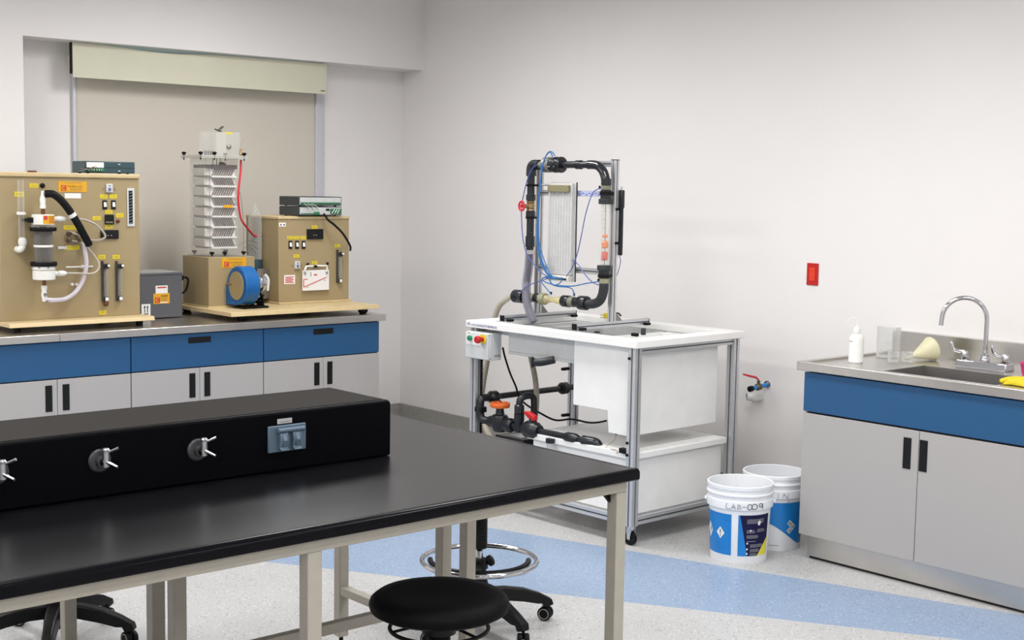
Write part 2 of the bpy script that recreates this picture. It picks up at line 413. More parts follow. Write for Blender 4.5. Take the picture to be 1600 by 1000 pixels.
def leg_at(x, y):
    l = MB().box(x-ox, x+lw-ox, y-oy, y+lw-oy, .035, .832).obj('leg', M['leg_paint'], t, bevel=.003)
    MB().cyl((x+lw/2-ox, y+lw/2-oy, .008), (x+lw/2-ox, y+lw/2-oy, .035), .008).lathe([(.022, 0), (.022, .006), (.010, .012)], (x+lw/2-ox, y+lw/2-oy, 0)).obj('levelling_foot', M['rubber_black'], l)
ya = (2.664, 3.335, 3.462, 4.062)
for x in (2.771, 1.727, .683, -.36):
    for y in ya: leg_at(x, y)
    for y0, y1 in ((ya[0]+lw, ya[1]), (ya[2]+lw, ya[3])):
        MB().box(x+.002-ox, x+lw-.002-ox, y0-oy, y1-oy, .195, .225).obj('cross_stretcher', M['leg_paint'], t, bevel=.002)
        MB().box(x+.002-ox, x+lw-.002-ox, y0-oy, y1-oy, .832, .866).obj('cross_rail', M['leg_paint'], t, bevel=.002)
for y in (ya[0], ya[1], ya[2], ya[3]):
    MB().box(-.36-ox, 2.811-ox, y-oy, y+lw-oy, .832, .866).obj('apron_rail', M['leg_paint'], t, bevel=.002)
for xa in (-.36, .683, 1.727):
    MB().box(xa+lw-ox, xa+1.044-ox, 3.345-oy, 3.375-oy, .345, .378).obj('long_stretcher', M['leg_paint'], t, bevel=.002)
for y in (2.69, 4.07):
    MB().prism([(2.771-.03-ox, .832), (2.771-ox, .832), (2.771-ox, .80)], 1, y-oy, y+.012-oy).obj('corner_bracket', M['rubber_black'], t)

# service spine on the bench
SX1, SY0, SY1, SZ = 2.376, 3.218, 3.53, 1.068
t = thing('service_spine', 'black raised service box along the middle of the lab bench, with gas taps', 'service box', (1.2, SY0, TZ+.0008))
F = Frame((1.2, SY0, TZ))
def rrect(x0, x1, z0, z1, r, corners, n=6):
    p = []
    for (cx, cz, a, k) in ((x1-r, z1-r, 0, 0), (x0+r, z1-r, PI/2, 1)):
        p += rr(cx, cz, r, a, a+PI/2, n) if k in corners else [(x1 if k == 0 else x0, z1)]
    p += [(x0, z0), (x1, z0)]
    return p
MB().prism(rrect(-1.6, SX1-1.2, 0, SZ-TZ, .016, (0,)), 1, 0, SY1-SY0).obj('housing', M['spine_shaded'], t, bevel=.007, seg=3)
MB().box(-1.59, SX1-1.2-.024, .016, SY1-SY0-.016, SZ-TZ, SZ-TZ+.0012).obj('unshaded_top', M['spine_top'], t)  # top of the same box, without the darkening painted on its front
for px, py in ((308, 703), (155, 720), (-6, 739)):
    p = F.on(px, py, 1, 0)
    v = MB().lathe([(.030, 0), (.030, .004), (.026, .008), (.014, .009), (.014, .022)], (p.x, 0, p.z), (0, -1, 0), 28).obj('gas_tap', M['valve_grey'], t)
    MB().cyl((p.x+.004, -.030, p.z-.012), (p.x+.004, -.030, p.z+.030), .0085).lathe([(.010, 0), (.0105, .006), (.007, .010)], (p.x+.004, -.030, p.z+.026)).obj('tap_body', M['zinc'], v)
    MB().tube([(p.x+.005, -.031, p.z+.024), (p.x+.016, -.043, p.z+.031), (p.x+.027, -.055, p.z+.038)], [.0032, .0036, .0040], 10).obj('lever', M['chrome'], v)
    MB().tube([(p.x+.004, -.032, p.z+.002), (p.x+.012, -.048, p.z-.004), (p.x+.019, -.064, p.z-.009)], [.0062, .0052, .004], 10).obj('hose_nozzle', M['chrome'], v)
    MB().cyl((p.x, -.020, p.z), (p.x+.004, -.032, p.z), .011).obj('tap_stem', M['chrome'], v)
a = F.on(417, 667, 1, 0); c = F.on(476, 701, 1, 0)
v = MB().box(a.x, c.x, -.008, 0, c.z, a.z).obj('power_outlet', M['outlet_blue'], t, bevel=.003, label='blue-grey metal double outlet with flip covers')
mx = (a.x+c.x)/2
MB().cyl((a.x+.026, -.016, a.z-.013), (c.x-.012, -.016, a.z-.013), .007).obj('hinge_barrel', M['outlet_blue'], v)
for k in (0, 1):
    hx = a.x+.030+k*.042
    MB().prism([(-.008, a.z-.016), (-.020, a.z-.020), (-.026, a.z-.040), (-.020, c.z+.014), (-.030, c.z+.007), (-.008, c.z+.010)], 0, hx, hx+.027).obj('flip_cover', M['outlet_blue'], v, bevel=.003)
    MB().prism([(-.020, a.z-.020), (-.029, a.z-.040), (-.024, c.z+.016)], 0, hx+.007, hx+.020).obj('cover_rib', M['outlet_blue'], v, bevel=.002)
a = F.on(433, 655.5, 1, 0); c = F.on(456, 658.5, 1, 0)
v = MB().box(a.x, c.x, -.0015, 0, c.z-.004, a.z).obj('nameplate', M['nameplate_grey'], t, bevel=.0005)
MB().box(a.x+.008, c.x-.008, -.0019, -.0014, c.z-.001, a.z-.006).obj('nameplate_print', M['print_grey'], v)

# ================================================================== lab stools
def make_stool(label, loc, rz, seat_z, ring_z):
    t = thing('lab_stool', label, 'stool', loc, rz, 'black swivel lab stools')
    R = .183
    MB().lathe([(0, .045), (.06, .046), (R-.05, .050), (R-.018, .047), (R-.004, .036), (R, .024), (R-.004, .012), (R-.022, .002), (.10, -.006), (0, -.006)][::-1], (0, 0, seat_z-.045), n=48).obj('seat', M['seat_black'], t)
    MB().torus((0, 0, seat_z-.085), .128, .0055, n=48, m=8).obj('lever_ring', M['rubber_black'], t)
    b = MB()
    for k in range(3):
        a = 2*PI*k/3+.4; b.tube([(.02*math.cos(a), .02*math.sin(a), seat_z-.07), (.127*math.cos(a), .127*math.sin(a), seat_z-.085)], .004, 8)
    b.obj('lever_spoke', M['rubber_black'], t)
    MB().lathe([(.045, 0), (.050, .03), (.075, .045)], (0, 0, seat_z-.098)).obj('seat_mount', M['plastic_black'], t)
    MB().cyl((0, 0, .11), (0, 0, seat_z-.09), .014).obj('gas_lift', M['chrome'], t)
    prof = []; z = ring_z+.05; k = 0
    while z < seat_z-.10:
        prof.append((.031 if k % 2 else .028, z)); z += .004; k += 1
    MB().lathe(prof, n=20).obj('bellows', M['rubber_black'], t)
    MB().lathe([(.036, 0), (.042, .02), (.040, .09), (.030, .14), (.026, ring_z-.09)], (0, 0, .06)).obj('hub', M['plastic_black'], t)
    fr = MB().torus((0, 0, ring_z), .222, .0105, n=56, m=12).obj('foot_ring', M['chrome'], t)
    MB().lathe([(.024, -.022), (.034, -.018), (.034, .016), (.024, .022)], (0, 0, ring_z-.012)).obj('ring_collar', M['plastic_black'], fr)
    b = MB(); N = 22
    # a wide curved black cross strap carries the ring
    arc = [(.190*math.cos(a), .190*math.sin(a), ring_z+.002) for a in [(-3.44+PI*i/N) for i in range(N+1)]]
    b.tube(arc, .011, 8)
    b.tube([(0, 0, ring_z-.014), (.10*math.cos(-1.87), .10*math.sin(-1.87), ring_z-.02), (.190*math.cos(-1.87), .190*math.sin(-1.87), ring_z+.002)], .012, 8)
    b.obj('ring_bracket', M['plastic_black'], fr)
    MB().lathe([(.016, 0), (.022, .006), (.022, .02), (.012, .026)], (.030, -.010, ring_z-.006), (.8, -.3, .5), 12).obj('clamp_knob', M['plastic_black'], fr)
    for k in range(5):
        a = 2*PI*k/5; ca, sa = math.cos(a), math.sin(a)
        pts = sm([(.025, .105), (.12, .118), (.21, .105), (.272, .078), (.290, .062)], 4)if False else None
        pr_ = [(.02, .150, .032), (.10, .150, .030), (.18, .138, .027), (.245, .115, .024), (.285, .088, .021), (.294, .066, .018)]
        b = MB(); vs = []; fs = []
        for (rd, zz, hw) in pr_:
            hgt = .040 if rd < .2 else .032
            if rd > .28: quad = [(rd-.026, -hw, zz-.012), (rd-.026, hw, zz-.012), (rd+.012, hw, zz), (rd+.012, -hw, zz)]
            else: quad = [(rd-.004, -hw, zz-hgt-.008), (rd-.004, hw, zz-hgt-.008), (rd+.004, hw*.72, zz), (rd+.004, -hw*.72, zz)]
            vs += [(q[0]*ca-q[1]*sa, q[0]*sa+q[1]*ca, q[2]) for q in quad]
        for i in range(len(pr_)-1): fs += [(i*4+j, i*4+(j+1) % 4, (i+1)*4+(j+1) % 4, (i+1)*4+j) for j in range(4)]
        fs += [(3, 2, 1, 0), tuple(len(vs)-4+j for j in range(4))]
        arm = b.add(vs, fs).obj('base_arm', M['plastic_black'], t, bevel=.006, seg=3)
        cx, cy = .288*ca, .288*sa; wa = a+.9+k*.8; wx, wy = math.cos(wa), math.sin(wa)
        cw = (cx-.012*wy, cy+.012*wx)
        b = MB()
        for s in (-1, 1):
            b.lathe([(.012, -.009), (.026, -.009), (.028, -.005), (.028, .005), (.026, .009), (.012, .009)], (cw[0]+s*.013*wx, cw[1]+s*.013*wy, .028), (wx, wy, 0), 20)
        cs = b.cyl((cx, cy, .03), (cx, cy, .07), .006).obj('castor', M['rubber_black'], arm)
        for s in (-1, 1): MB().torus((cw[0]+s*.0226*wx, cw[1]+s*.0226*wy, .028), .0195, .0016, (wx, wy, 0), 20, 6).obj('castor_trim', M['castor_ring'], arm)
    return t
make_stool('black round-seated stool at the near edge of the black bench', (2.145, 2.690, 0), .3, .645, .26)
make_stool('black stool beyond the bench end, chrome foot ring and castors visible under the tabletop', (3.325, 3.925, 0), -.40, .63, .262)
make_stool('black stool at the lower left, only its star base showing between the bench legs', (1.985, 4.755, 0), -.82, .66, .37)
# ================================================================== sink cabinet and counter
SF, SYL, SYR = 5.118, 3.748, 2.10
t = thing('sink_cabinet', 'grey two-door sink cabinet with a long blue panel, at the right wall', 'cabinet', (SF, SYL, 0))
L_ = SYL-SYR; ym = 3.142-SYL
MB().box(.020, .74, -.019, -.001, .118, .876).obj('side_panel', M['grey_laminate'], t)
MB().box(.020, .74, -L_+.001, -L_+.019, .118, .876).obj('side_panel', M['grey_laminate'], t)
MB().box(.020, .74, -L_+.019, -.019, .118, .136).obj('bottom_panel', M['grey_laminate'], t)
MB().box(.722, .74, -L_+.019, -.019, .136, .876).obj('back_panel', M['grey_laminate'], t)
MB().box(.018, .022, -L_, -.012, .12, .876).obj('seam_backing', M['seam_black'], t)
MB().box(.048, .058, -L_, -.018, .012, .118).obj('toe_kick', M['steel'], t, bevel=.002)
MB().box(.060, .72, -L_, -.022, 0, .118).obj('plinth', M['seam_black'], t)
MB().box(0, .016, -L_, 0, .698, .878).obj('front_panel', M['blue_laminate'], t, bevel=.0015)
for s in (0, 1):
    y0, y1 = (ym+.0015, 0) if s == 0 else (ym-.606, ym-.0015)
    d = MB().box(0, .018, y0, y1, .120, .689).obj('door', M['grey_laminate'], t, bevel=.0015)
    h0 = ym+.036 if s == 0 else ym-.043
    pull(d, h0, h0+.038, 0, .518, .654, (-1, 0))
MB().box(0, .018, -L_, ym-.609, .120, .689).obj('end_panel', M['grey_laminate'], t, bevel=.0015)

SC0, SCB, SCL, SCR = 5.098, 5.872, 3.779, 2.10      # front, splash face, left end, right end
t = thing('sink_counter', 'stainless sink counter with raised rim and backsplash', 'sink', (SC0, SCL, .885))
def sx(x): return x-SC0
def sy(y): return y-SCL
bx0, bx1, by0, by1 = 5.215, 5.545, 2.855, 3.395        # bowl opening
zt, zr = .030, .041
MB().box(0, sx(XW-.002), sy(SCR), 0, -.002, 0).obj('underside', M['steel'], t) if False else None
b = MB(); rimw = .024
for (x0, x1, y0, y1) in ((rimw, sx(bx0), sy(SCR), -rimw), (sx(bx1), sx(SCB), sy(SCR), -rimw), (sx(bx0), sx(bx1), sy(by1), -rimw), (sx(bx0), sx(bx1), sy(SCR), sy(by0))):
    b.box(x0, x1, y0, y1, zt-.003, zt)
b.obj('deck', M['steel'], t)
MB().box(0, rimw, sy(SCR), 0, 0, zr).obj('front_rim', M['steel'], t, bevel=.003)
MB().box(rimw, sx(SCB), -rimw, 0, 0, zr).obj('end_rim', M['steel'], t, bevel=.003)
MB().box(sx(SCB), sx(XW-.001), sy(SCR), 0, 0, zr+.098).obj('backsplash', M['steel'], t, bevel=.002)
dpt = .16; b = MB(); g = .004
x0, x1, y0, y1 = sx(bx0), sx(bx1), sy(by0), sy(by1)
b.box(x0, x0+g, y0, y1, zt-dpt, zt-.001); b.box(x1-g, x1, y0, y1, zt-dpt, zt-.001); b.box(x0, x1, y0, y0+g, zt-dpt, zt-.001); b.box(x0, x1, y1-g, y1, zt-dpt, zt-.001); b.box(x0, x1, y0, y1, zt-dpt-g, zt-dpt)
b.obj('bowl', M['steel_bowl'], t)
MB().lathe([(.045, 0), (.042, .004), (.030, .002)], ((x0+x1)/2, (y0+y1)/2, zt-dpt)).obj('drain', M['chrome'], t)
DK = .885+zt                                           # deck height

# gooseneck faucet
fx, fy = 5.672, 3.165
t = thing('faucet', 'chrome gooseneck faucet with two wing handles behind the sink bowl', 'faucet', (fx, fy, DK))
b = MB()
b.prism([(-.042, 0), (.042, 0), (.034, .034), (-.034, .034)], 1, -.125, .125)
b.obj('base_plate', M['chrome'], t, bevel=.005, seg=3)
F = Frame((fx, fy, DK))
MB().lathe([(.022, 0), (.022, .012), (.019, .016), (.019, .030), (.012, .036), (.011, .052)], (0, 0, .034)).obj('spout_socket', M['chrome'], t)
pts = [Vector((0, 0, .06)), Vector((0, 0, .222))]
R = .098; dr = Vector((-.62, .785, 0)).normalized()
for i in range(1, 17):
    a = PI*i/16*.94; pts.append(Vector((0, 0, .222))+dr*(R-R*math.cos(a))+Vector((0, 0, R*math.sin(a))))
e = pts[-1]; pts.append(e+Vector((dr.x*.005, dr.y*.005, -.05)))
MB().tube(pts, .0105, 16).obj('spout', M['chrome'], t)
for s in (-1, 1):
    h = MB().lathe([(.021, 0), (.021, .012), (.017, .016), (.017, .034), (.013, .040)], (-.002, s*.102, .032)).obj('handle', M['chrome'], t)
    q = sm([(-.002, s*.102, .068), (-.012, s*.102+.022, .068), (-.022, s*.102+.045, .076), (-.026, s*.102+.052, .098), (-.027, s*.102+.056, .112)], 5)
    MB().tube(q, [.011-.004*i/len(q) if i < len(q)-2 else .006 for i in range(len(q))], 10).obj('wing', M['chrome'], h)

# things on the counter
bp = W0.on(1336, 567.5, 2, DK); bl = Vector((bp.x+.022, bp.y+.012, DK))
t = thing('wash_bottle', 'white plastic wash bottle with bent spout on the sink counter', 'bottle', bl)
MB().lathe([(.030, 0), (.034, .004), (.034, .105), (.032, .120), (.022, .132), (.015, .136), (.015, .142)], n=28).obj('body', M['white_plastic'], t)
MB().lathe([(.0175, .140), (.0175, .160), (.010, .164), (.006, .172)], n=20).obj('cap', M['white_plastic'], t)
q = sm([(0, 0, .168), (0, .002, .192), (-.010, .012, .209), (-.022, .026, .204), (-.036, .044, .182)], 6)
MB().tube(q, [.0035-.0018*i/len(q) for i in range(len(q))], 8).obj('spout', M['white_plastic'], t)
MB().box(-.0343, -.0336, -.006, .018, .1005, .103).obj('print_line', M['print_grey'], t)

def beaker(label, x, y, r, h, ticks=True, group=None):
    t = thing('beaker', label, 'beaker', (x, y, DK), 0, group)
    MB().lathe([(0, 0), (r-.006, 0), (r, .006), (r, h-.006), (r+.004, h), (r+.002, h), (r-.003, h-.007), (r-.003, .008), (r-.008, .004), (0, .004)], n=32).obj('glass', M['glass'], t)
    if ticks:
        b = MB()
        for k in range(9):
            a = -1.05-(.12 if k % 2 else .2); z = .035+k*.0115
            for i in range(3):
                a0 = -1.05-(.22 if k % 2 else .30)*i/3; a1 = -1.05-(.22 if k % 2 else .30)*(i+1)/3
                b.add([((r+.0004)*math.cos(-PI+a0+1.9), (r+.0004)*math.sin(-PI+a0+1.9), z), ((r+.0004)*math.cos(-PI+a1+1.9), (r+.0004)*math.sin(-PI+a1+1.9), z), ((r+.0004)*math.cos(-PI+a1+1.9), (r+.0004)*math.sin(-PI+a1+1.9), z+.0022), ((r+.0004)*math.cos(-PI+a0+1.9), (r+.0004)*math.sin(-PI+a0+1.9), z+.0022)], [(0, 1, 2, 3)])
        o = b.obj('graduations', M['label_white'], t); o['kind'] = 'stuff'
    return t
beaker('tall clear glass beaker in front of the backsplash', 5.655, 3.660, .056, .150)
beaker('tiny glass beaker beside the tall beaker, left of the pair', 5.508, 3.535, .026, .050, False, 'tiny glass beakers by the funnel')
beaker('tiny glass beaker touching the funnel spout, right of the pair', 5.556, 3.492, .026, .050, False, 'tiny glass beakers by the funnel')

# funnel lying on its side
a = W0.on(1457, 544, 0, 5.735); a.z = DK+.0585; c = W0.on(1415, 561, 2, DK+.012)
ax = (c-a).normalized(); Ln = (c-a).length
t = thing('funnel', 'cream plastic funnel lying on its side against the backsplash', 'funnel', (a.x, a.y, DK))
lo = Vector((0, 0, a.z-DK))
MB().lathe([(.056, 0), (.058, .006), (.056, .008), (.012, Ln*.70), (.010, Ln*.73), (.007, Ln), (.0055, Ln), (.008, Ln*.73), (.052, .010), (.053, 0)], lo, ax, 28, close=True).obj('cone', M['funnel_cream'], t)

# yellow gloves folded over the counter edge, pink cup
t = thing('rubber_gloves', 'crumpled yellow rubber gloves on the front edge of the sink', 'gloves', (5.305, 2.755, DK))
b = MB(); nx_, ny_ = 22, 12; vs = []; fs = []
for i in range(nx_+1):
    for j in range(ny_+1):
        u, v = i/nx_, j/ny_
        y = .085-.34*u; x = -.06+.13*v
        ed = min(1, 6*min(u, 1-u, v, 1-v)+.0)
        z = .004+ed*(.024+.010*math.sin(9*u+3*v)+.008*math.sin(17*v+5*u)+.006*math.sin(23*u*v+2))
        vs.append((x+.012*math.sin(11*u), y+.015*math.sin(7*v+8*u), z))
for i in range(nx_):
    for j in range(ny_):
        k = i*(ny_+1)+j; fs.append((k, k+1, k+ny_+2, k+ny_+1))
o = b.add(vs, fs).obj('palm', M['cloth_yellow'], t); o.modifiers.new('solid', 'SOLIDIFY').thickness = .003
for k, (dx, dy, ln) in enumerate(((-.03, .085, .050), (.0, .092, .045), (.03, .085, .052), (.055, .060, .045))):
    q = sm([(dx, dy-.045, .018), (dx+.004, dy-.010, .021), (dx-.006, dy+.012, .016), (dx-.016, dy+ln*.45, .010)], 4)
    MB().tube(q, [.010]*(len(q)-1)+[.005], 8).obj('finger', M['cloth_yellow'], t)
t = thing('pink_cup', 'pink plastic cup at the right edge beside the faucet', 'cup', (W0.on(1606, 587, 2, DK).x, W0.on(1606, 587, 2, DK).y, DK))
MB().lathe([(.022, 0), (.024, .003), (.034, .052), (.037, .055), (.036, .058), (.032, .056), (.021, .005), (0, .005)], n=24).obj('cup_body', M['pink_plastic'], t)

# ================================================================== wall fittings
a = W0.on(1261.5, 411, 0, XW); c = W0.on(1279, 446, 0, XW); my, mz = (a.y+c.y)/2, (a.z+c.z)/2
t = thing('wall_outlet', 'red wall outlet plate on the white wall above the sink counter', 'outlet', (XW, my, mz))
MB().box(-.006, 0, -.036, .036, -.058, .058).obj('plate', M['outlet_red'], t, bevel=.002)
d = MB().box(-.009, -.004, -.017, .017, -.035, .035).obj('receptacle', M['outlet_red_light'], t, bevel=.001)
for s in (-1, 1):
    for y in (-.007, .007): MB().box(-.0096, -.0088, y-.0012, y+.0012, s*.018-.002, s*.018+.007).obj('slot', M['outlet_red'], d)
    MB().lathe([(.0025, 0), (.0025, .0012)], (-.0088, 0, s*.018-.008), (-1, 0, 0), 10).obj('ground_hole', M['outlet_red'], d)
p = W0.on(1199, 601, 0, XW)
t = thing('ball_valve', 'blue pipe stub with red-handled ball valve on the wall by the bench tank', 'valve', (XW, p.y, p.z))
MB().lathe([(.022, 0), (.022, .004), (.014, .006)], (0, 0, 0), (-1, 0, 0)).obj('wall_flange', M['chrome'], t)
MB().cyl((0, 0, 0), (-.13, .006, -.012), .0115).obj('pipe', M['pipe_blue'], t)
MB().lathe([(.014, 0), (.019, .006), (.019, .030), (.014, .036)], (-.055, .0025, -.005), (-1, .046, -.09), 12).cyl((-.073, .003, -.005), (-.073, .003, .028), .009).obj('valve_body', M['valve_bronze'], t)
MB().lathe([(.013, 0), (.016, .004), (.016, .026), (.006, .032)], (-.118, .006, -.011), (-1, .046, -.09), 12).obj('pipe_cap', M['rubber_black'], t)
MB().tube([(-.070, .003, .030), (-.088, .012, .046), (-.098, .045, .050), (-.104, .085, .056)], [.004, .006, .006, .005], 8).obj('lever', M['red_paint'], t)
p = W0.on(1188, 621, 0, XW)
t = thing('drain_stub', 'short white plastic drain pipe stub on the wall below the ball valve', 'pipe', (XW, p.y, p.z))
MB().cyl((0, 0, 0), (-.05, 0, 0), .021).obj('pipe', M['pvc_white'], t)
MB().lathe([(.026, 0), (.026, .020), (.021, .024), (.021, .055), (.018, .055), (.018, .03)], (-.035, 0, 0), (-.75, .62, .15), 20).obj('elbow', M['pvc_white'], t)
MB().lathe([(.017, 0), (.017, .002)], (-.035-.75*.05, .62*.05, .15*.05), (-.75, .62, .15), 16).obj('bore', M['print_black'], t)

# ================================================================== buckets
def wrap(b, r0, r1, z0, z1, a0, a1, off=.0008, n=14, fz0=None, fz1=None):
    """patch of a label on the bucket wall; r0/r1 wall radius at z=0 and z=H"""
    vs = []; fs = []
    for i in range(n+1):
        a = a0+(a1-a0)*i/n; u = i/n
        lo = z0 if fz0 is None else fz0(u); hi = z1 if fz1 is None else fz1(u)
        for z in (lo, hi):
            r = r0+(r1-r0)*z/.36+off; vs.append((r*math.cos(a), r*math.sin(a), z))
    for i in range(n): fs.append((2*i, 2*i+2, 2*i+3, 2*i+1))
    return b.add(vs, fs)
BR0, BR1, BH = .130, .147, .362
CAMDIR = lambda x, y: math.atan2(-y, -x)
def bucket_body(t, bail=True):
    R = lambda z: BR0+(BR1-BR0)*z/.36
    prof = [(0, .006), (BR0-.006, .006), (BR0-.002, 0), (BR0, .004), (R(.252), .252), (R(.254)+.010, .256), (R(.262)+.012, .290), (R(.295)+.010, .293), (R(.296)+.003, .296), (R(.315)+.003, .313), (R(.316)+.010, .316), (R(.323)+.010, .323), (R(.324)+.003, .326), (R(.340)+.002, .342), (R(.342)+.007, .345), (R(.36)+.007, .360), (R(.36)+.003, .363), (R(.36)-.002, .361), (R(.30)-.004, .30), (BR0-.004, .012), (0, .010)]
    MB().lathe(prof, n=56).obj('body', M['bucket_white'], t)
    a = t['face']
    for s in (-1, 1):
        ca, sa = math.cos(a+s*PI/2), math.sin(a+s*PI/2)
        MB().lathe([(.010, 0), (.010, .008), (.005, .010)], ((R(.275)+.010)*ca, (R(.275)+.010)*sa, .275), (ca, sa, 0), 12).obj('handle_ear', M['bucket_white'], t)
    pts = [((R(.275)+.017)*math.cos(a+PI/2-PI*i/24), (R(.275)+.017)*math.sin(a+PI/2-PI*i/24), .275-.0*math.sin(PI*i/24)) for i in range(25)]
bx, by = 4.918, 3.938; fa = CAMDIR(bx, by)
t = thing('bucket', 'white plastic bucket marked LAB-009 with blue and navy label, in front', 'bucket', (bx, by, 0), 0, 'white plastic buckets between the tank bench and the sink'); t['face'] = fa
bucket_body(t); del t['face']
A = lambda px: fa+math.asin(max(-1, min(1, (px-1158)/47.5)))     # photo column -> angle on the wall
lab = wrap(MB(), BR0, BR1, .040, .232, A(1110), A(1146)).obj('label_panel', M['bucket_blue'], t, label='light blue label panel with warning diamond')
dia = MB(); ca = A(1129); zc = .141
def wpt(a, z, off): r = BR0+(BR1-BR0)*z/.36+off; return (r*math.cos(a), r*math.sin(a), z)
dia.add([wpt(ca, zc+.028, .0016), wpt(ca+.165, zc, .0016), wpt(ca, zc-.028, .0016), wpt(ca-.165, zc, .0016)], [(0, 1, 2, 3)]).obj('warning_diamond', M['label_white'], lab)
MB().add([wpt(ca-.02, zc+.014, .0024), wpt(ca+.02, zc+.014, .0024), wpt(ca+.010, zc-.006, .0024), wpt(ca-.010, zc-.006, .0024)], [(0, 1, 2, 3)]).add([wpt(ca-.014, zc-.010, .0024), wpt(ca+.014, zc-.010, .0024), wpt(ca+.014, zc-.016, .0024), wpt(ca-.014, zc-.016, .0024)], [(0, 1, 2, 3)]).obj('exclamation_mark', M['print_black'], lab)
ca2 = A(1113.2)
MB().add([wpt(ca2, zc+.040, .0016), wpt(ca2+.19, zc, .0016), wpt(ca2, zc-.040, .0016), wpt(ca2-.17, zc, .0016)], [(0, 1, 2, 3)]).obj('warning_diamond', M['label_white'], lab)
MB().add([wpt(ca2+.045, zc+.018, .0024), wpt(ca2+.10, zc+.006, .0024), wpt(ca2+.06, zc-.012, .0024)], [(0, 1, 2)]).obj('diamond_print', M['print_black'], lab)
MB().add([wpt(A(1126), .205, .0016), wpt(A(1136), .207, .0016), wpt(A(1144), .205, .0016), wpt(A(1138), .200, .0016)], [(0, 1, 2, 3)]).obj('label_smear', M['bucket_navy'], lab)
for k in range(5):
    wrap(MB(), BR0, BR1, .060+k*.008, .0615+k*.008, A(1121), A(1121)+.3+.12*(k % 3), .0014, 6).obj('label_print', M['bucket_deep_blue'], lab)
def navyl(u): return .040+(.232-.040)*0
nav = wrap(MB(), BR0, BR1, .040, .232, A(1157), A(1201.5)).obj('label_panel', M['bucket_navy'], t, label='navy label panel with lines of print')
vs = []                                                                                # blue wedge at its left edge
def wedge(z0, z1, l0, l1, r0, r1, K=8, n=8):
    """label piece whose left and right photo columns run from l0,r0 (bottom) to l1,r1 (top)"""
    vs = []; fs = []
    for i in range(K+1):
        u = i/K; z = z0+(z1-z0)*u; a0, a1 = A(l0+(l1-l0)*u), A(r0+(r1-r0)*u)
        for k in range(n+1): vs.append(wpt(a0+(a1-a0)*k/n, z, .0013))
    for i in range(K):
        for k in range(n): q = i*(n+1)+k; fs.append((q, q+1, q+n+2, q+n+1))
    return MB().add(vs, fs)
wedge(.040, .232, 1156.6, 1156.6, 1172, 1159).obj('blue_wedge', M['bucket_blue'], nav)
wedge(.040, .118, 1188, 1201, 1201.9, 1201.9).obj('yellow_corner', M['bucket_yellow'], nav)
random.seed(3)
for z0, k, x0, x1 in ((.210, 4, 1170, 1196), (.160, 3, 1170, 1183), (.163, 3, 1186, 1198), (.135, 3, 1170, 1190), (.108, 1, 1170, 1186), (.092, 3, 1176, 1196), (.070, 3, 1176, 1192), (.050, 3, 1176, 1189)):
    b = MB()
    for i in range(k): wrap(b, BR0, BR1, z0-i*.0055, z0-i*.0055+.0022, A(x0), A(x1-random.random()*3), .0014, 5)
    o = b.obj('label_print', M['print_grey'], nav); o['kind'] = 'stuff'
for px, z in ((1171.5, .100), (1171.5, .073), (1171.5, .052), (1176, .160)):
    MB().add([wpt(A(px)-.025, z-.004, .0018), wpt(A(px)+.025, z-.004, .0018), wpt(A(px)+.025, z+.004, .0018), wpt(A(px)-.025, z+.004, .0018)], [(0, 1, 2, 3)]).obj('icon', M['label_white'], nav)
MB().add([wpt(A(1186), .196, .0018), wpt(A(1188), .206, .0018), wpt(A(1191), .200, .0018), wpt(A(1189.5), .184, .0018), wpt(A(1187), .182, .0018)], [(0, 1, 2, 3, 4)]).obj('torn_spot', M['label_white'], nav)
# handwritten LAB-009 drawn as strokes on the band
def stroke(name, pts, mm, r=.0011):
    RR = lambda z: BR0+(BR1-BR0)*z/.36+.0122
    q = []
    for (px, py) in pts:
        a = fa+math.asin((px-1158)/53.5); z = .2745+(788-py)/335
        q.append((RR(z)*math.cos(a), RR(z)*math.sin(a), z))
    return MB().tube(q, r, 6).obj(name, mm, t)
E8 = lambda cx, cy, rx, ry: [(cx+rx*math.cos(2*PI*i/14), cy+ry*math.sin(2*PI*i/14)) for i in range(15)]
for pts, mm in (([(1137.5, 784), (1136.5, 792), (1144, 792.5)], 'marker'), ([(1145, 792.5), (1148, 784), (1151.5, 792.5)], 'marker'), ([(1146.5, 789.5), (1150.5, 789.5)], 'marker'),
                ([(1154.5, 792.5), (1155, 784.5), (1160, 786), (1156, 788), (1161, 790), (1154.5, 792.5)], 'marker'), ([(1162, 788.5), (1165, 787.5), (1168, 789)], 'marker'),
                (E8(1173.5, 788.3, 3.6, 4.4), 'marker_black'), (E8(1181, 788, 4.2, 4.4), 'marker_black'), (E8(1190.5, 786.2, 2.6, 2.8), 'marker_black'), ([(1193.2, 784), (1193.8, 792.5)], 'marker_black')):
    stroke('lettering', pts, M[mm], .0010 if mm == 'marker' else .0014)

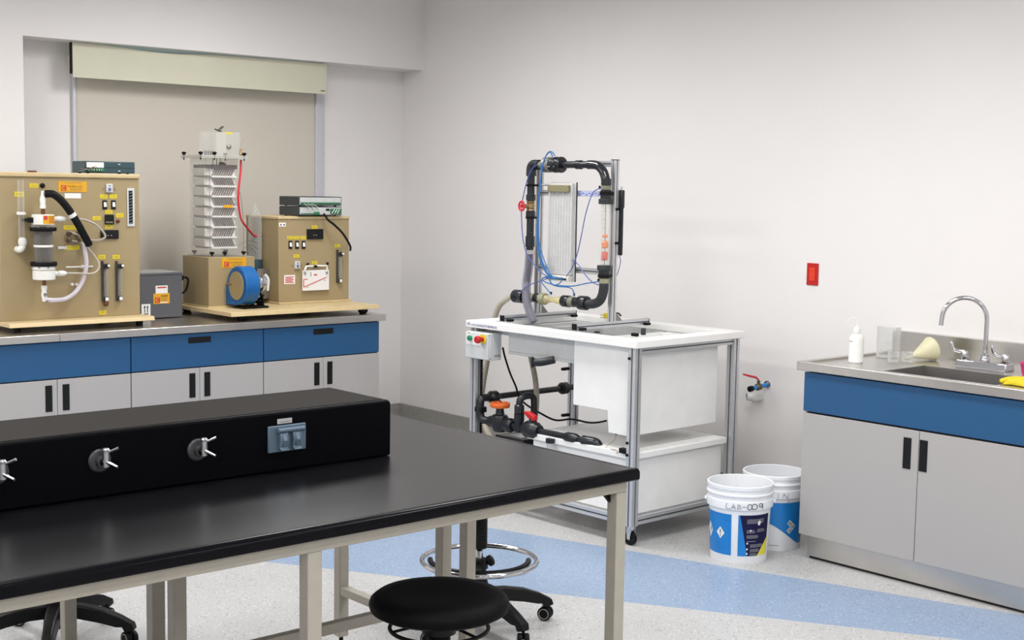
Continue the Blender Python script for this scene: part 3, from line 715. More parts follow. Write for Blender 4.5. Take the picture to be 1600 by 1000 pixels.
bx, by = 5.235, 3.985; fb = CAMDIR(bx, by)
t = thing('bucket', 'white plastic bucket with blue label, behind, half hidden by the sink cabinet', 'bucket', (bx, by, 0), 0, 'white plastic buckets between the tank bench and the sink'); t['face'] = fb
bucket_body(t); del t['face']
B2 = lambda px: fb+math.asin(max(-1, min(1, (px-1212)/46.0)))
lab = wrap(MB(), BR0, BR1, .030, .235, B2(1185), B2(1257), fz0=lambda u: .10+.06*math.cos(min(PI, max(0, (u-.1)*3.4)))-.02 if u < .85 else .03).obj('label_panel', M['bucket_blue'], t, label='blue label panel with curved lower edge')
for px, z in ((1238, .135), (1243, .118), (1238, .100)):
    d0 = MB(); ca = B2(px); d0.add([tuple(Vector(wpt(ca, z+.017, .0016))), wpt(ca+.11, z, .0016), wpt(ca, z-.017, .0016), wpt(ca-.11, z, .0016)], [(0, 1, 2, 3)]).obj('warning_diamond', M['label_white'], lab)
    MB().torus(wpt(ca, z, .002), .006, .0015, (math.cos(ca), math.sin(ca), 0), 14, 6).obj('diamond_print', M['print_black'], lab)
wrap(MB(), BR0, BR1, .026, .029, B2(1206), B2(1222), .001).obj('base_print', M['print_grey'], t)
RR = lambda z: BR0+(BR1-BR0)*z/.36+.0125
def strk2(pts, nm, mm, r):
    q = [(RR(z)*math.cos(B2(px)), RR(z)*math.sin(B2(px)), z) for px, z in pts]; MB().tube(q, r, 6).obj(nm, M[mm], t)
strk2([(1218, .286), (1218, .262)], 'lettering', 'marker', .0008)
strk2([(1224, .262), (1224.5, .284), (1231, .262), (1231.5, .284)], 'lettering', 'marker', .0008)
strk2([(1226, .284), (1230, .262), (1235, .236)], 'wire_bail', 'zinc', .002)
# ================================================================== helpers for panel faces
def plate(name, parent, F, px0, py0, px1, py1, Y, mm, th=.002, label=None, bevel=0, off=0):
    a = F.on(px0, py0, 1, Y); c = F.on(px1, py1, 1, Y)
    return MB().box(a.x, c.x, Y-th-off, Y-off, c.z, a.z).obj(name, M[mm], parent, label=label, bevel=bevel)
def rocker(parent, F, px, py, Y):
    a = F.on(px, py, 1, Y)
    o = MB().box(a.x-.0125, a.x+.0125, Y-.005, Y, a.z-.024, a.z+.024).obj('rocker_switch', M['pull_black'], parent, bevel=.001)
    MB().prism([(Y-.004, a.z-.012), (Y-.011, a.z-.010), (Y-.006, a.z+.014), (Y-.004, a.z+.014)], 0, a.x-.007, a.x+.007).obj('rocker', M['white_plastic'], o)
def breaker(parent, F, px, py, Y):
    a = F.on(px, py, 1, Y)
    o = MB().box(a.x-.0175, a.x+.0175, Y-.012, Y, a.z-.023, a.z+.023).obj('circuit_breaker', M['control_grey'], parent, bevel=.0015)
    MB().box(a.x-.006, a.x+.004, Y-.020, Y-.012, a.z-.014, a.z+.002).obj('toggle', M['print_blue'], o)
    MB().box(a.x-.004, a.x+.004, Y-.014, Y-.012, a.z+.010, a.z+.016).obj('mark', M['olive_block'], o)
    for s in (-1, 1): MB().lathe([(.004, 0), (.003, .003)], (a.x+s*.034, Y, a.z-.004), (0, -1, 0), 10).obj('fixing_screw', M['brass'], parent)
def orange_plate(parent, F, px0, py0, px1, py1, Y, name='maker_plate', full=True):
    o = plate(name, parent, F, px0, py0, px1, py1, Y, 'label_orange', .0015)
    a = F.on(px0, py0, 1, Y); c = F.on(px1, py1, 1, Y); w_, h_ = c.x-a.x, a.z-c.z
    q = h_*.52; x0, z0 = a.x+w_*.09, c.z+h_*.10
    MB().box(x0, x0+q, Y-.0019, Y-.0014, z0, z0+q).obj('logo_square', M['print_red'], o)
    cx, cz = x0+q/2, z0+q/2; k = q*.36
    pts = [(cx+k*math.cos(PI*(.25+1.5*i/10)), cz+k*math.sin(PI*(.25+1.5*i/10))) for i in range(11)]
    pin = [(cx+k*.55*math.cos(PI*(.25+1.5*i/10)), cz+k*.55*math.sin(PI*(.25+1.5*i/10))) for i in range(11)]
    MB().prism(pts+pin[::-1], 1, Y-.0023, Y-.0017).obj('logo_ring', M['label_orange'], o)
    if full:
        text('lettering', 'P.A.Hilton Ltd.', h_*.26, M['print_dark'], o, (x0+q*1.16, Y-.0018, c.z+h_*.52), ROT_Y, fit=w_*.52)
    else:
        MB().box(x0+q*1.2, c.x-w_*.1, Y-.0019, Y-.0014, c.z+h_*.70, c.z+h_*.80).obj('print_line', M['print_dark'], o)
    for z, f0, f1 in ((.86, .22, .80), (.30, .42, .86), (.18, .42, .80)) if full else ((.55, .42, .88), (.42, .42, .82), (.30, .42, .88)):
        MB().box(a.x+w_*f0, a.x+w_*f1, Y-.0018, Y-.0014, c.z+h_*(z-.025), c.z+h_*(z+.025)).obj('print_line', M['brass'], o)
    if not full: MB().box(a.x+w_*.40, a.x+w_*.86, Y-.0019, Y-.0014, c.z+h_*.08, c.z+h_*.17).obj('print_line', M['label_white'], o)
    return o
def ytag(parent, F, px, py, Y, w_=.034, h_=.020):
    a = F.on(px, py, 1, Y)
    o = MB().box(a.x-w_/2, a.x+w_/2, Y-.0012, Y, a.z-h_/2, a.z+h_/2).obj('yellow_tag', M['label_yellow'], parent)
    for z in (.0032, -.0032): MB().box(a.x-w_*.34, a.x+w_*.34, Y-.0015, Y-.0011, a.z+z-.0009, a.z+z+.0009).obj('tag_print', M['olive_block'], o)
def rotameter(parent, F, px, py_top, py_bot, Y, copper=False):
    a = F.on(px, py_top, 1, Y); c = F.on(px, py_bot, 1, Y); x = a.x; zt, zb = a.z, c.z
    o = MB().box(x-.018, x-.010, Y-.016, Y, zb-.002, zt+.012).box(x-.010, x+.012, Y-.026, Y, zt-.030, zt-.004).box(x-.010, x+.012, Y-.026, Y, zb, zb+.024).obj('flow_meter', M['valve_grey'], parent, bevel=.001)
    MB().box(x-.008, x+.010, Y-.024, Y-.006, zb+.022, zt-.030).obj('meter_block', M['acrylic_olive'] if False else M['acrylic'], o)
    MB().cyl((x+.001, Y-.015, zb+.024), (x+.001, Y-.015, zt-.030), .0030).obj('meter_tube', M['meter_grey'], o)
    b = MB()
    for k in range(9): b.box(x+.005, x+.0095, Y-.0245, Y-.0238, zb+.04+k*(zt-zb-.09)/9, zb+.0412+k*(zt-zb-.09)/9)
    b.obj('meter_scale', M['print_black'], o)['kind'] = 'stuff'
    MB().box(x-.008, x+.010, Y-.0265, Y-.0255, zb+.002, zb+.020).obj('meter_foot', M['nylon_white'], o)
    MB().lathe([(.010, 0), (.010, .012), (.0085, .014)], (x+.004, Y-.026, zt-.012), (0, -1, 0), 16).obj('knob', M['pull_black'], o)
    MB().lathe([(.0065, 0), (.0065, .008), (.005, .010)], (x+.004, Y-.040, zt-.012), (0, -1, 0), 16).obj('knob_cap', M['white_plastic'], o)
    if copper: MB().lathe([(.010, 0), (.013, .006), (.013, .018), (.008, .026)], (x+.001, Y-.014, zb-.002), (0, 0, -1), 12).cyl((x+.001, Y, zb-.020), (x+.001, Y-.018, zb-.020), .008).obj('copper_elbow', M['copper_brown'], o)

WT = .921
# ================================================================== unit 1: heat exchanger panel on the counter
ox1, oy1 = 3.0, 6.90
t1 = thing('process_panel_unit', 'tall beige panel unit with a clear glass column, tubes and dials, at far left', 'lab apparatus', (ox1, oy1, WT))
F = Frame((ox1, oy1, WT)); Y = 0.0
xl, xr = -.372, F.on(217.2, 300, 1, 0).x
ztop = F.on(217, 279.5, 1, 0).z
bl0, bl1 = -.381, .412
MB().prism([(-.125, .030), (-.115, .052), (.50, .052), (.50, .030)], 0, bl0, bl1).obj('base_board', M['board_edge'], t1, bevel=.002)
for x in (bl0+.06, bl1-.06):
    for y in (-.06, .42): MB().lathe([(.018, 0), (.020, .03)], (x, y, 0)).obj('foot', M['rubber_black'], t1)
MB().box(xl, xr, 0, .40, .052, ztop).obj('cabinet', M['board_beige'], t1, bevel=.002)
MB().box(xl-.004, xr+.002, -.010, .404, ztop, ztop+.024).obj('top_cap', M['board_edge'], t1, bevel=.006, seg=3)
# clear column
p = F.on(68, 395, 1, -.085); cx = p.x; D = -.085
zz = lambda py: F.on(68, py, 1, D).z
cl = MB().lathe([(.046, zz(411)), (.046, zz(356)), (.043, zz(356)), (.043, zz(411))], (cx, D, 0), n=28, close=True).obj('glass_column', M['smoke'], t1)
for dx, dy in ((.02, .01), (-.02, .01), (0, -.024), (.012, .024), (-.014, -.016), (.03, -.012), (-.03, -.006)):
    MB().cyl((cx+dx, D+dy, zz(411)), (cx+dx, D+dy, zz(356)), .003).obj('inner_rod', M['bolt_grey'], cl)
MB().lathe([(.0465, zz(386)), (.0485, zz(386)), (.0485, zz(382.5)), (.0465, zz(382.5))], (cx, D, 0), n=28, close=True).obj('band', M['nylon_white'], cl)
for y0, y1 in ((361, 355), (415.5, 409)):
    fl_ = MB().lathe([(.064, zz(y0)), (.066, zz(y0)+.003), (.066, zz(y1)-.003), (.064, zz(y1)), (.046, zz(y1)), (.046, zz(y0))], (cx, D, 0), n=32, close=True).obj('flange', M['rubber_black'], t1)
    for k in range(8):
        a = 2*PI*k/8; MB().lathe([(.005, 0), (.005, .010)], (cx+.057*math.cos(a), D+.057*math.sin(a), zz(y1)-.001 if y1 < 400 else zz(y0)-.009), n=8).obj('bolt', M['bolt_grey'], fl_)
MB().lathe([(.058, zz(356)), (.060, zz(355)), (.060, zz(350.5)), (.050, zz(350.5))], (cx, D, 0), n=28).obj('gasket_plate', M['acrylic'], t1)
MB().box(cx-.075, cx-.050, D-.012, D+.02, zz(348), zz(340)).cyl((cx-.070, D, zz(344)), (cx-.070, 0, zz(344)), .008).obj('clamp', M['rubber_black'], t1)
hd = MB().lathe([(.056, zz(350.5)), (.056, zz(335.5)), (.053, zz(335))], (cx, D, 0), n=32).obj('column_head', M['nylon_white'], t1)
# wrapped orange sticker on head
def cylpatch(b, c, r, a0, a1, z0, z1, n=12):
    vs = []; fs = []
    for i in range(n+1):
        a = a0+(a1-a0)*i/n
        for z in (z0, z1): vs.append((c[0]+r*math.cos(a), c[1]+r*math.sin(a), z))
    return b.add(vs, [(2*i, 2*i+2, 2*i+3, 2*i+1) for i in range(n)])
st = cylpatch(MB(), (cx, D), .0566, -PI*.62, -PI*.13, zz(349.5), zz(336.5)).obj('sticker', M['label_orange'], hd)
cylpatch(MB(), (cx, D), .0570, -PI*.60, -PI*.50, zz(343), zz(337)).obj('sticker_logo', M['print_red'], st)
for k in range(5): cylpatch(MB(), (cx, D), .0570, -PI*.45, -PI*(.20+.03*(k % 2)), zz(339+2.2*k), zz(338.2+2.2*k)).obj('sticker_print', M['print_dark' if k == 0 else 'print_red'], st)
MB().lathe([(.053, zz(437)), (.056, zz(436)), (.056, zz(422.5)), (.050, zz(422.5)), (.058, zz(420.5)), (.058, zz(416))], (cx, D, 0), n=32).obj('column_foot', M['nylon_white'], t1)
# fittings: top
MB().cyl((cx+.001, D, zz(335)), (cx+.001, D, zz(326)), .010).obj('copper_pipe', M['copper_brown'], t1)
MB().lathe([(.014, zz(326)), (.016, zz(322)), (.013, zz(318)), (.016, zz(312)), (.013, zz(308)), (.009, zz(304)), (.008, zz(298))], (cx+.001, D, 0), n=16).obj('top_fitting', M['nylon_white'], t1)
# black hose from the top to the panel
q = sm([F.on(70, 303, 1, D), F.on(84, 304, 1, D-.015), F.on(100, 318, 1, D-.02), F.on(117, 342, 1, D-.02), F.on(130, 365, 1, D-.01), F.on(139, 382, 1, D+.02)], 8)
hs = MB().tube(q, .0195, 16).obj('insulated_hose', M['rubber_black'], t1)
i0 = min(range(len(q)), key=lambda i: (q[i]-F.on(113.5, 336, 1, D-.02)).length); dq = (q[i0+1]-q[i0-1]).normalized()
MB().lathe([(.0205, -.010), (.0205, .010)], q[i0], dq, 16).obj('hose_marker', M['nylon_white'], hs)
MB().cyl(q[-1], q[-1]+Vector((.004, .06, -.012)), .013).obj('hose_tail', M['nylon_white'], t1)
# side fittings top and bottom
def side_fit(py):
    z = zz(py); o = MB().lathe([(.013, 0), (.013, .014), (.010, .016), (.015, .022), (.015, .046), (.011, .056), (.009, .062)], (cx+.056, D, z), (1, 0, 0), 16).obj('side_fitting', M['nylon_white'], t1)
    return Vector((cx+.118, D, z))
e1 = side_fit(342); e2 = side_fit(428)
q = sm([e1, F.on(118, 342.5, 1, D), F.on(130, 343, 1, -.06), F.on(148, 350, 1, -.055), F.on(161, 362, 1, -.05), F.on(164, 371, 1, -.045), F.on(152, 375.5, 1, -.03), F.on(138, 374, 1, -.02), F.on(122, 367, 1, -.02), F.on(108, 362.5, 1, 0)], 6)
MB().tube(q, .0060, 8).obj('braided_hose', M['braid'], t1)
q = sm([e2, F.on(120, 427, 1, D), F.on(142, 427.5, 1, -.06), F.on(152, 423, 1, -.05), F.on(155, 413, 1, -.045), F.on(146, 398, 1, -.03), F.on(128, 380, 1, -.02), F.on(106, 375.5, 1, 0)], 6)
MB().tube(q, .0055, 8).obj('braided_hose', M['braid'], t1)
for px, py in ((107, 365), (107, 376), (121, 365), (121, 376)):
    a = F.on(px, py, 1, 0); MB().lathe([(.013, 0), (.013, .012), (.009, .014), (.009, .026)], (a.x, 0, a.z), (0, -1, 0), 8).obj('hose_union', M['valve_bronze'], t1)
# bottom outlet and lilac hose
MB().cyl((cx+.001, D, zz(437)), (cx+.001, D, zz(447)), .009).obj('copper_pipe', M['copper_brown'], t1)
MB().lathe([(.015, zz(446)), (.016, zz(449)), (.012, zz(455)), (.016, zz(461)), (.012, zz(466)), (.010, zz(471))][::-1], (cx, D, 0), n=16).obj('drain_cock', M['nylon_white'], t1)
MB().lathe([(.009, 0), (.009, .012)], (cx-.001, D-.012, zz(460)), (0, -1, 0), 12).obj('cock_knob', M['bolt_grey'], t1)
MB().cyl((cx+.014, D, zz(472)), (cx+.014, D, zz(468)), .008).obj('drain_stub', M['copper_brown'], t1)
q = sm([F.on(70, 468, 1, D), F.on(86, 469, 1, D), F.on(104, 466, 1, -.07), F.on(120, 454, 1, -.06), F.on(131, 434, 1, -.05), F.on(135, 412, 1, -.045), F.on(133, 394, 1, -.04), F.on(131, 380, 1, -.02)], 8)
MB().tube(q, .0115, 12).obj('lilac_hose', M['silicone_lilac'], t1)
# sight tube at the left
p = F.on(33, 330, 1, -.035); sxx = p.x; z2 = lambda py: F.on(33, py, 1, -.035).z
MB().lathe([(.0165, z2(372)), (.0165, z2(281)), (.0145, z2(281)), (.0145, z2(372))], (sxx, -.035, 0), n=20, close=True).obj('sight_tube', M['acrylic_bare'], t1)
MB().lathe([(.0165, z2(335.5)), (.023, z2(335.5)), (.023, z2(331)), (.0165, z2(331))], (sxx, -.035, 0), n=20, close=True).obj('tube_collar', M['nylon_white'], t1)
MB().lathe([(.019, z2(383)), (.022, z2(381)), (.022, z2(374)), (.017, z2(373)), (.017, z2(371))], (sxx+.004, -.035, 0), n=20).tube(sm([(sxx+.003, -.035, z2(381)), (sxx+.002, -.035, z2(386)), (sxx-.008, -.030, z2(390)), (sxx-.010, 0, z2(390))], 4), .0175, 14).obj('white_elbow', M['nylon_white'], t1)
# plates
orange_plate(t1, F, 91, 283, 135.5, 300, 0)
plate('white_tag', t1, F, 101, 302, 126.5, 310, 0, 'label_white', .0012)
a = F.on(66, 290, 1, 0); MB().lathe([(.013, 0), (.013, .006), (.010, .008)], (a.x, 0, a.z), (0, -1, 0), 16).obj('bung', M['rubber_black'], t1)
ytag(t1, F, 53, 290, 0, .046, .022); ytag(t1, F, 30, 303.5, 0, .050, .026)
for px, py, w_ in ((162, 307, .042), (177, 307, .042), (170, 331, .042), (151, 341, .044), (187, 336.5, .042), (170, 354, .042), (109, 355.5, .070), (112, 387, .085), (159, 401.5, .042), (181.5, 401.5, .042), (160, 488.5, .040)):
    ytag(t1, F, px, py, 0, w_, .022)
plate('white_tag', t1, F, 90, 385, 104, 389, 0, 'label_white', .004)
breaker(t1, F, 170, 294, 0)
rocker(t1, F, 163.5, 320, 0); rocker(t1, F, 177, 320, 0)
o = plate('temperature_display', t1, F, 163.5, 335.5, 177, 350.5, 0, 'pull_black', .012, bevel=.001)
for k in range(4): plate('key', o, F, 165.5+2.8*k, 346, 167.4+2.8*k, 348.5, -.012, 'olive_block', .001)
a = F.on(184, 345.5, 1, 0); MB().lathe([(.010, 0), (.010, .006), (.004, .010)], (a.x, 0, a.z), (0, -1, 0), 14).obj('pilot_lamp', M['led_red'], t1)
o = plate('digital_meter', t1, F, 157, 359.5, 184.5, 373, 0, 'pull_black', .010, bevel=.001)
for px in (169, 174): a = F.on(px, 368, 1, -.010); MB().lathe([(.0022, 0), (.002, .002)], (a.x, -.010, a.z), (0, -1, 0), 8).obj('meter_screw', M['nylon_white'], o)
o = plate('terminal_strip', t1, F, 198, 294, 210, 353.5, 0, 'control_grey', .006, bevel=.001)
i_ = plate('terminal_recess', o, F, 201, 298, 207.5, 349.5, -.006, 'pull_black', .001)
for k in range(11):
    y_ = 300.5+k*4.7; MB().prism([(F.on(201.8, y_, 1, -.007).x, F.on(201.8, y_+2.4, 1, -.007).z), (F.on(206.6, y_, 1, -.007).x, F.on(206.6, y_+.6, 1, -.007).z), (F.on(206.6, y_, 1, -.007).x, F.on(206.6, y_-.6, 1, -.007).z), (F.on(201.8, y_, 1, -.007).x, F.on(201.8, y_+1.2, 1, -.007).z)], 1, -.0095, -.006).obj('terminal', M['bolt_grey'], o)
rotameter(t1, F, 163, 411, 470, 0, True); rotameter(t1, F, 185, 411, 469, 0)
for px0, py, px1 in ((103, 417.5, 145), ):
    a = F.on(px0, py, 1, -.03); c = F.on(px1, py-1, 1, -.004); MB().cyl(a, c, .0045).lathe([(.010, -.004), (.010, .010)], F.on(128, py-.4, 1, -.014), (c-a), 10).obj('needle_stem', M['nylon_white'], t1)
for px, py in ((112, 444.5), (119, 444.5)):
    a = F.on(px, py, 1, 0); MB().lathe([(.009, 0), (.009, .010), (.006, .014)], (a.x, 0, a.z), (0, -1, 0), 10).obj('pipe_clip', M['nylon_white'], t1)
a = F.on(50, 271, 1, .10); MB().box(a.x-.022, a.x+.022, .09, .11, ztop+.024, ztop+.034).obj('top_clip', M['copper_brown'], t1, bevel=.003)

# ------------------------------------------------------------------ loggers (data boxes)
def logger(label, loc, w_, d_, h_, face, group, lid='logger_teal'):
    t = thing('data_logger', label, 'data logger', loc, 0, group)
    MB().box(0, w_, 0, d_, .004, h_).obj('case', M[lid], t, bevel=.004)
    for x in (.03, w_-.03):
        for y in (.03, d_-.03): MB().lathe([(.008, 0), (.008, .005)], (x, y, 0), n=10).obj('foot', M['rubber_black'], t)
    return t
za = WT+ztop+.024
a = W0.on(132.5, 270, 1, 6.97); c = W0.on(211, 270, 1, 6.97)
t = logger('teal data logger box on top of the tall beige panel unit', (a.x, 6.97, za+.0006), c.x-a.x, .16, .066, 0, 'data loggers on the two beige units')
w_ = c.x-a.x
MB().box(.010, w_*.37, -.003, .002, .032, .060).obj('label_face', M['label_white'], t)
MB().box(.002, w_-.002, -.0015, .001, .0325, .0345).obj('seam', M['print_black'], t)
o = MB().box(.014, w_*.37, -.012, .002, .010, .028).obj('terminal_block', M['terminal_green'], t, bevel=.002)
for k in range(6): MB().cyl((.020+k*.014, -.013, .016), (.020+k*.014, -.012, .024), .003, n=8).obj('terminal_screw', M['zinc'], o)
for z in (.016, .052): MB().box(w_*.66, w_*.70, -.002, .001, z-.002, z+.002).obj('mark', M['label_white'], t)
for k in range(5):
    random.seed(k); x = .02+.012*k
    MB().tube(sm([(x, -.010, .016), (x-.02, -.03, .022+.004*k), (x-.045, -.025, .014+.003*k), (x-.06-.01*k, -.01, .012+.008*(k % 3))], 5), .0016, 6).obj('sensor_wire', M['print_black' if k % 2 else 'bolt_grey'], t)

# ================================================================== grey power box
a = W0.on(218.5, 428, 1, 7.12); c = W0.on(285, 496.5, 1, 7.12)
t = thing('power_box', 'dark grey metal box between the two beige units, with orange sticker', 'box', ((a.x+c.x)/2, 7.12, WT))
F = Frame(((a.x+c.x)/2, 7.12, WT)); hw = (c.x-a.x)/2; hh = F.on(285, 425, 1, 0).z
MB().box(-hw, hw, 0, .27, .004, hh-.014).obj('body', M['device_grey'], t, bevel=.003)
MB().box(-hw-.003, hw+.003, -.003, .273, hh-.014, hh).obj('lid', M['device_grey'], t, bevel=.003)
MB().box(-hw+.004, hw-.004, .004, .266, hh, hh+.0015).obj('lid_top', M['device_lid'], t)
plate('paper_label', t, F, 243, 446.5, 262, 459.5, 0, 'label_white', .001)
plate('paper_print', t, F, 245.5, 448.5, 260, 450, -.001, 'print_red', .0004)
orange_plate(t, F, 239.5, 459, 265, 474, 0, 'sticker', False)
o = plate('arrow_label', t, F, 221, 475.5, 235, 493, -.0, 'label_white', .001)
for px in (226, 230.5):
    p0 = F.on(px, 478, 1, -.001); p1 = F.on(px, 489, 1, -.001)
    MB().box(p0.x-.0025, p0.x+.0025, -.0016, -.001, p1.z, p0.z-.008).prism([(p0.x-.007, p0.z-.010), (p0.x+.007, p0.z-.010), (p0.x, p0.z+.003)], 1, -.0016, -.001).obj('arrow', M['print_black'], o)
p0 = F.on(225, 490.2, 1, -.001); p1 = F.on(232, 491.2, 1, -.001); MB().box(p0.x, p1.x, -.0016, -.001, p1.z, p0.z).obj('arrow_bar', M['print_black'], o)
MB().box(hw, hw+.028, .03, .065, hh-.050, hh-.022).obj('plug', M['rubber_black'], t, bevel=.004)
q = sm([(hw+.02, .048, hh-.036), (hw+.05, .05, hh-.036), (hw+.068, .055, hh-.055), (hw+.055, .06, hh-.11), (hw+.030, .07, hh-.128), (hw+.006, .10, hh-.122)], 7)
MB().tube(q, .0062, 10).obj('power_lead', M['rubber_black'], t)

# ================================================================== unit 2: cooling tower bench unit
ox2, oy2 = 4.34, 7.04
t2 = thing('cooling_tower_unit', 'beige bench unit with a slatted clear tower, blue blower and control cabinet', 'lab apparatus', (ox2, oy2, WT))
F = Frame((ox2, oy2, WT))
xb0, xb1, yb0, yb1 = 3.845-ox2, 4.862-ox2, 6.715-oy2, 7.50-oy2
MB().prism([(yb0, .030), (yb0+.006, .054), (yb1, .054), (yb1, .030)], 0, xb0, xb1).obj('base_board', M['board_edge'], t2, bevel=.002)
for x in (xb0+.10, xb1-.08):
    for y in (yb0+.06, yb1-.08): MB().lathe([(.018, 0), (.030, .012), (.030, .031)], (x, y, 0)).obj('foot', M['rubber_black'], t2)
zb_ = .054
Yt = .0                                                         # tank box front
tx0, tx1 = F.on(326, 440, 1, Yt).x, F.on(398, 440, 1, Yt).x
th_ = F.on(326, 402.5, 1, Yt).z
MB().box(tx0-.008, tx1+.008, Yt-.008, Yt+.318, zb_, zb_+.010).obj('plinth', M['board_edge'], t2)
MB().box(tx0, tx1, Yt, Yt+.31, zb_+.010, th_).obj('tank_box', M['board_beige'], t2, bevel=.002)
MB().box(tx0+.02, tx1-.02, Yt+.02, Yt+.29, th_, th_+.008).obj('tank_lid', M['acrylic'], t2)
for x, y in ((tx0+.05, .05), (tx0+.135, .05), (tx1-.045, .05), (tx0+.05, .26), (tx1-.045, .26)):
    MB().lathe([(.005, 0), (.005, .008), (.014, .014), (.014, .022), (.006, .024)], (x, y, th_+.006), n=10).obj('wing_screw', M['rubber_black'], t2)
orange_plate(t2, F, 346.5, 403, 384.5, 418, Yt)
# tower
ty0, ty1 = Yt+.06, Yt+.25
qx0, qx1 = F.on(322, 320, 1, ty0).x, F.on(372.5, 320, 1, ty0).x
z0_, z1_ = th_+.008, F.on(345, 247.5, 1, ty0).z
b = MB()
b.box(qx0, qx1, ty0, ty0+.003, z0_, z1_); b.box(qx0, qx1, ty1-.003, ty1, z0_, z1_); b.box(qx0, qx0+.003, ty0, ty1, z0_, z1_); b.box(qx1-.003, qx1, ty0, ty1, z0_, z1_)
tw = b.obj('tower_shell', M['acrylic_bare'], t2)
zs = [F.on(345, y, 1, ty0).z for y in (276, 291, 307, 323, 338.5, 355, 371, 387)]
ztop_ = F.on(345, 261, 1, ty0).z
fx0 = qx0+.045; lv = [ztop_]+zs
for i, z in enumerate(zs):
    sh = MB().box(fx0-.004, qx1-.006, ty0+.006, ty1-.006, z-.005, z+.005).obj('shelf', M['nylon_white'], tw)
    MB().box(qx0+.010+.01*(i % 2), fx0-.004, ty0+.012, ty1-.02, z-.004, z+.004).obj('shelf_spacer', M['dark_brown'] if False else M['bolt_grey'], sh)
    hi = lv[i]-.007; lo_ = z+.006; sgn = 1 if i % 2 == 0 else -1
    MB().box(qx0+.006, fx0-.006, ty0+.03, ty1-.02, lo_, hi).obj('side_fill', M['side_fill'], sh)
    MB().box(fx0-.004, qx1-.008, ty0+.024, ty1-.02, lo_-.001, hi+.001).obj('packing_core', M['slat_white'], sh)
    for k in range(9):
        x = fx0+.014+k*(qx1-fx0-.046)/8.0
        dx = .012*sgn
        MB().add([(x-dx, ty0+.010, lo_), (x-dx+.0030, ty0+.010, lo_), (x+dx+.0030, ty0+.010, hi), (x+dx, ty0+.010, hi), (x-dx, ty0+.022, lo_), (x-dx+.0030, ty0+.022, lo_), (x+dx+.0030, ty0+.022, hi), (x+dx, ty0+.022, hi)],
                 [(0, 1, 2, 3), (7, 6, 5, 4), (0, 4, 5, 1), (1, 5, 6, 2), (2, 6, 7, 3), (3, 7, 4, 0)]).obj('slat', M['slat_brown'], sh)
MB().box(qx0+.012, fx0-.006, ty0+.006, ty1-.02, ztop_-.008, ztop_+.012).box(fx0, qx1-.004, ty0+.006, ty1-.02, ztop_-.010, ztop_+.014).obj('spray_tray', M['dark_brown'], tw)
MB().lathe([(.012, 0), (.016, .010), (.010, .018)], (fx0+.085, ty0+.05, ztop_+.012), n=12).tube([(fx0+.07, ty0+.03, ztop_+.015), (fx0+.115, ty0+.06, ztop_+.020)], .006, 8).obj('spray_head', M['rubber_black'], tw)
for k in range(3): MB().cyl((fx0+.012+.024*k, ty0+.02, ztop_+.01), (fx0+.012+.024*k, ty0+.02, z1_), .0022, n=8).obj('hanger_rod', M['print_black'], tw)
MB().box(F.on(349, 320, 1, ty0-.0015).x, F.on(363.5, 320, 1, ty0-.0015).x, ty0-.0015, ty0, zs[3]-.006, zs[3]+.010).obj('yellow_tag', M['label_orange'], tw)
# flange plates and top cap of tower
c0 = qx0-.045; c1 = qx1+.040
MB().box(c0, c1, ty0-.035, ty1+.03, z1_, z1_+.007).obj('tower_flange', M['flange_clear'], t2)
MB().box(c0, c1, ty0-.035, ty1+.03, z1_+.010, z1_+.017).obj('cap_flange', M['flange_clear'], t2)
for x, y in ((c0+.012, ty0+.0), (c0+.09, ty0-.02), (c1-.012, ty0-.02), (c0+.012, ty1+.01), (c1-.012, ty1+.01)):
    MB().cyl((x, y, z1_-.010), (x, y, z1_+.026), .004, n=8).lathe([(.006, 0), (.013, .010), (.013, .016), (.004, .019)], (x, y, z1_+.018), n=10).obj('wing_screw', M['rubber_black'], t2)
hx0, hx1 = F.on(337, 230, 1, ty0).x, F.on(375, 230, 1, ty0).x
zc1 = F.on(350, 206, 1, ty0).z
b = MB(); zc0 = z1_+.017
b.box(hx0, hx1, ty0, ty0+.003, zc0, zc1); b.box(hx0, hx1, ty1-.033, ty1-.03, zc0, zc1); b.box(hx0, hx0+.003, ty0, ty1-.03, zc0, zc1); b.box(hx1-.003, hx1, ty0, ty1-.03, zc0, zc1)
b.obj('cap_box', M['acrylic'], t2)
b = MB(); b.box(F.on(317, 230, 1, ty0).x, hx0-.002, ty0+.04, ty0+.043, zc0, zc1); b.obj('cap_side_panel', M['acrylic_bare'], t2)
MB().lathe([(.013, 0), (.015, .004), (.013, .012), (.004, .016)], F.on(357, 229.5, 1, ty0-.001), (0, -1, 0), 16).obj('cap_knob', M['bolt_grey'], t2)
for k in range(6): x = F.on(320.5, 240, 1, ty0+.05).x+.0125*k; MB().cyl((x, ty0+.05, zc0), (x-.003, ty0+.05, zc0+.026), .003, n=6).obj('drip_pin', M['valve_grey'], t2)
px_ = F.on(341, 203, 1, ty0+.01)
MB().tube([px_+Vector((-.022, 0, .004)), px_+Vector((.004, 0, -.006)), px_+Vector((.020, 0, -.008))], .004, 6).obj('clip', M['print_black'], t2)
for d_ in (0, .014): MB().tube([px_+Vector((-.004+d_, 0, -.002)), px_+Vector((.026+d_*.7, 0, .022))], .003, 6).obj('clip_lever', M['print_black'], t2)
MB().box(F.on(352, 208, 1, ty0).x, F.on(363, 208, 1, ty0).x, ty0-.001, ty0, zc1-.012, zc1-.003).obj('yellow_tag', M['label_yellow'], t2)
p = F.on(376, 242, 1, ty0+.02)
MB().lathe([(.010, 0), (.010, .012), (.007, .016), (.007, .040)], p-Vector((0, 0, .004)), n=10).obj('hose_tail', M['brass'], t2)
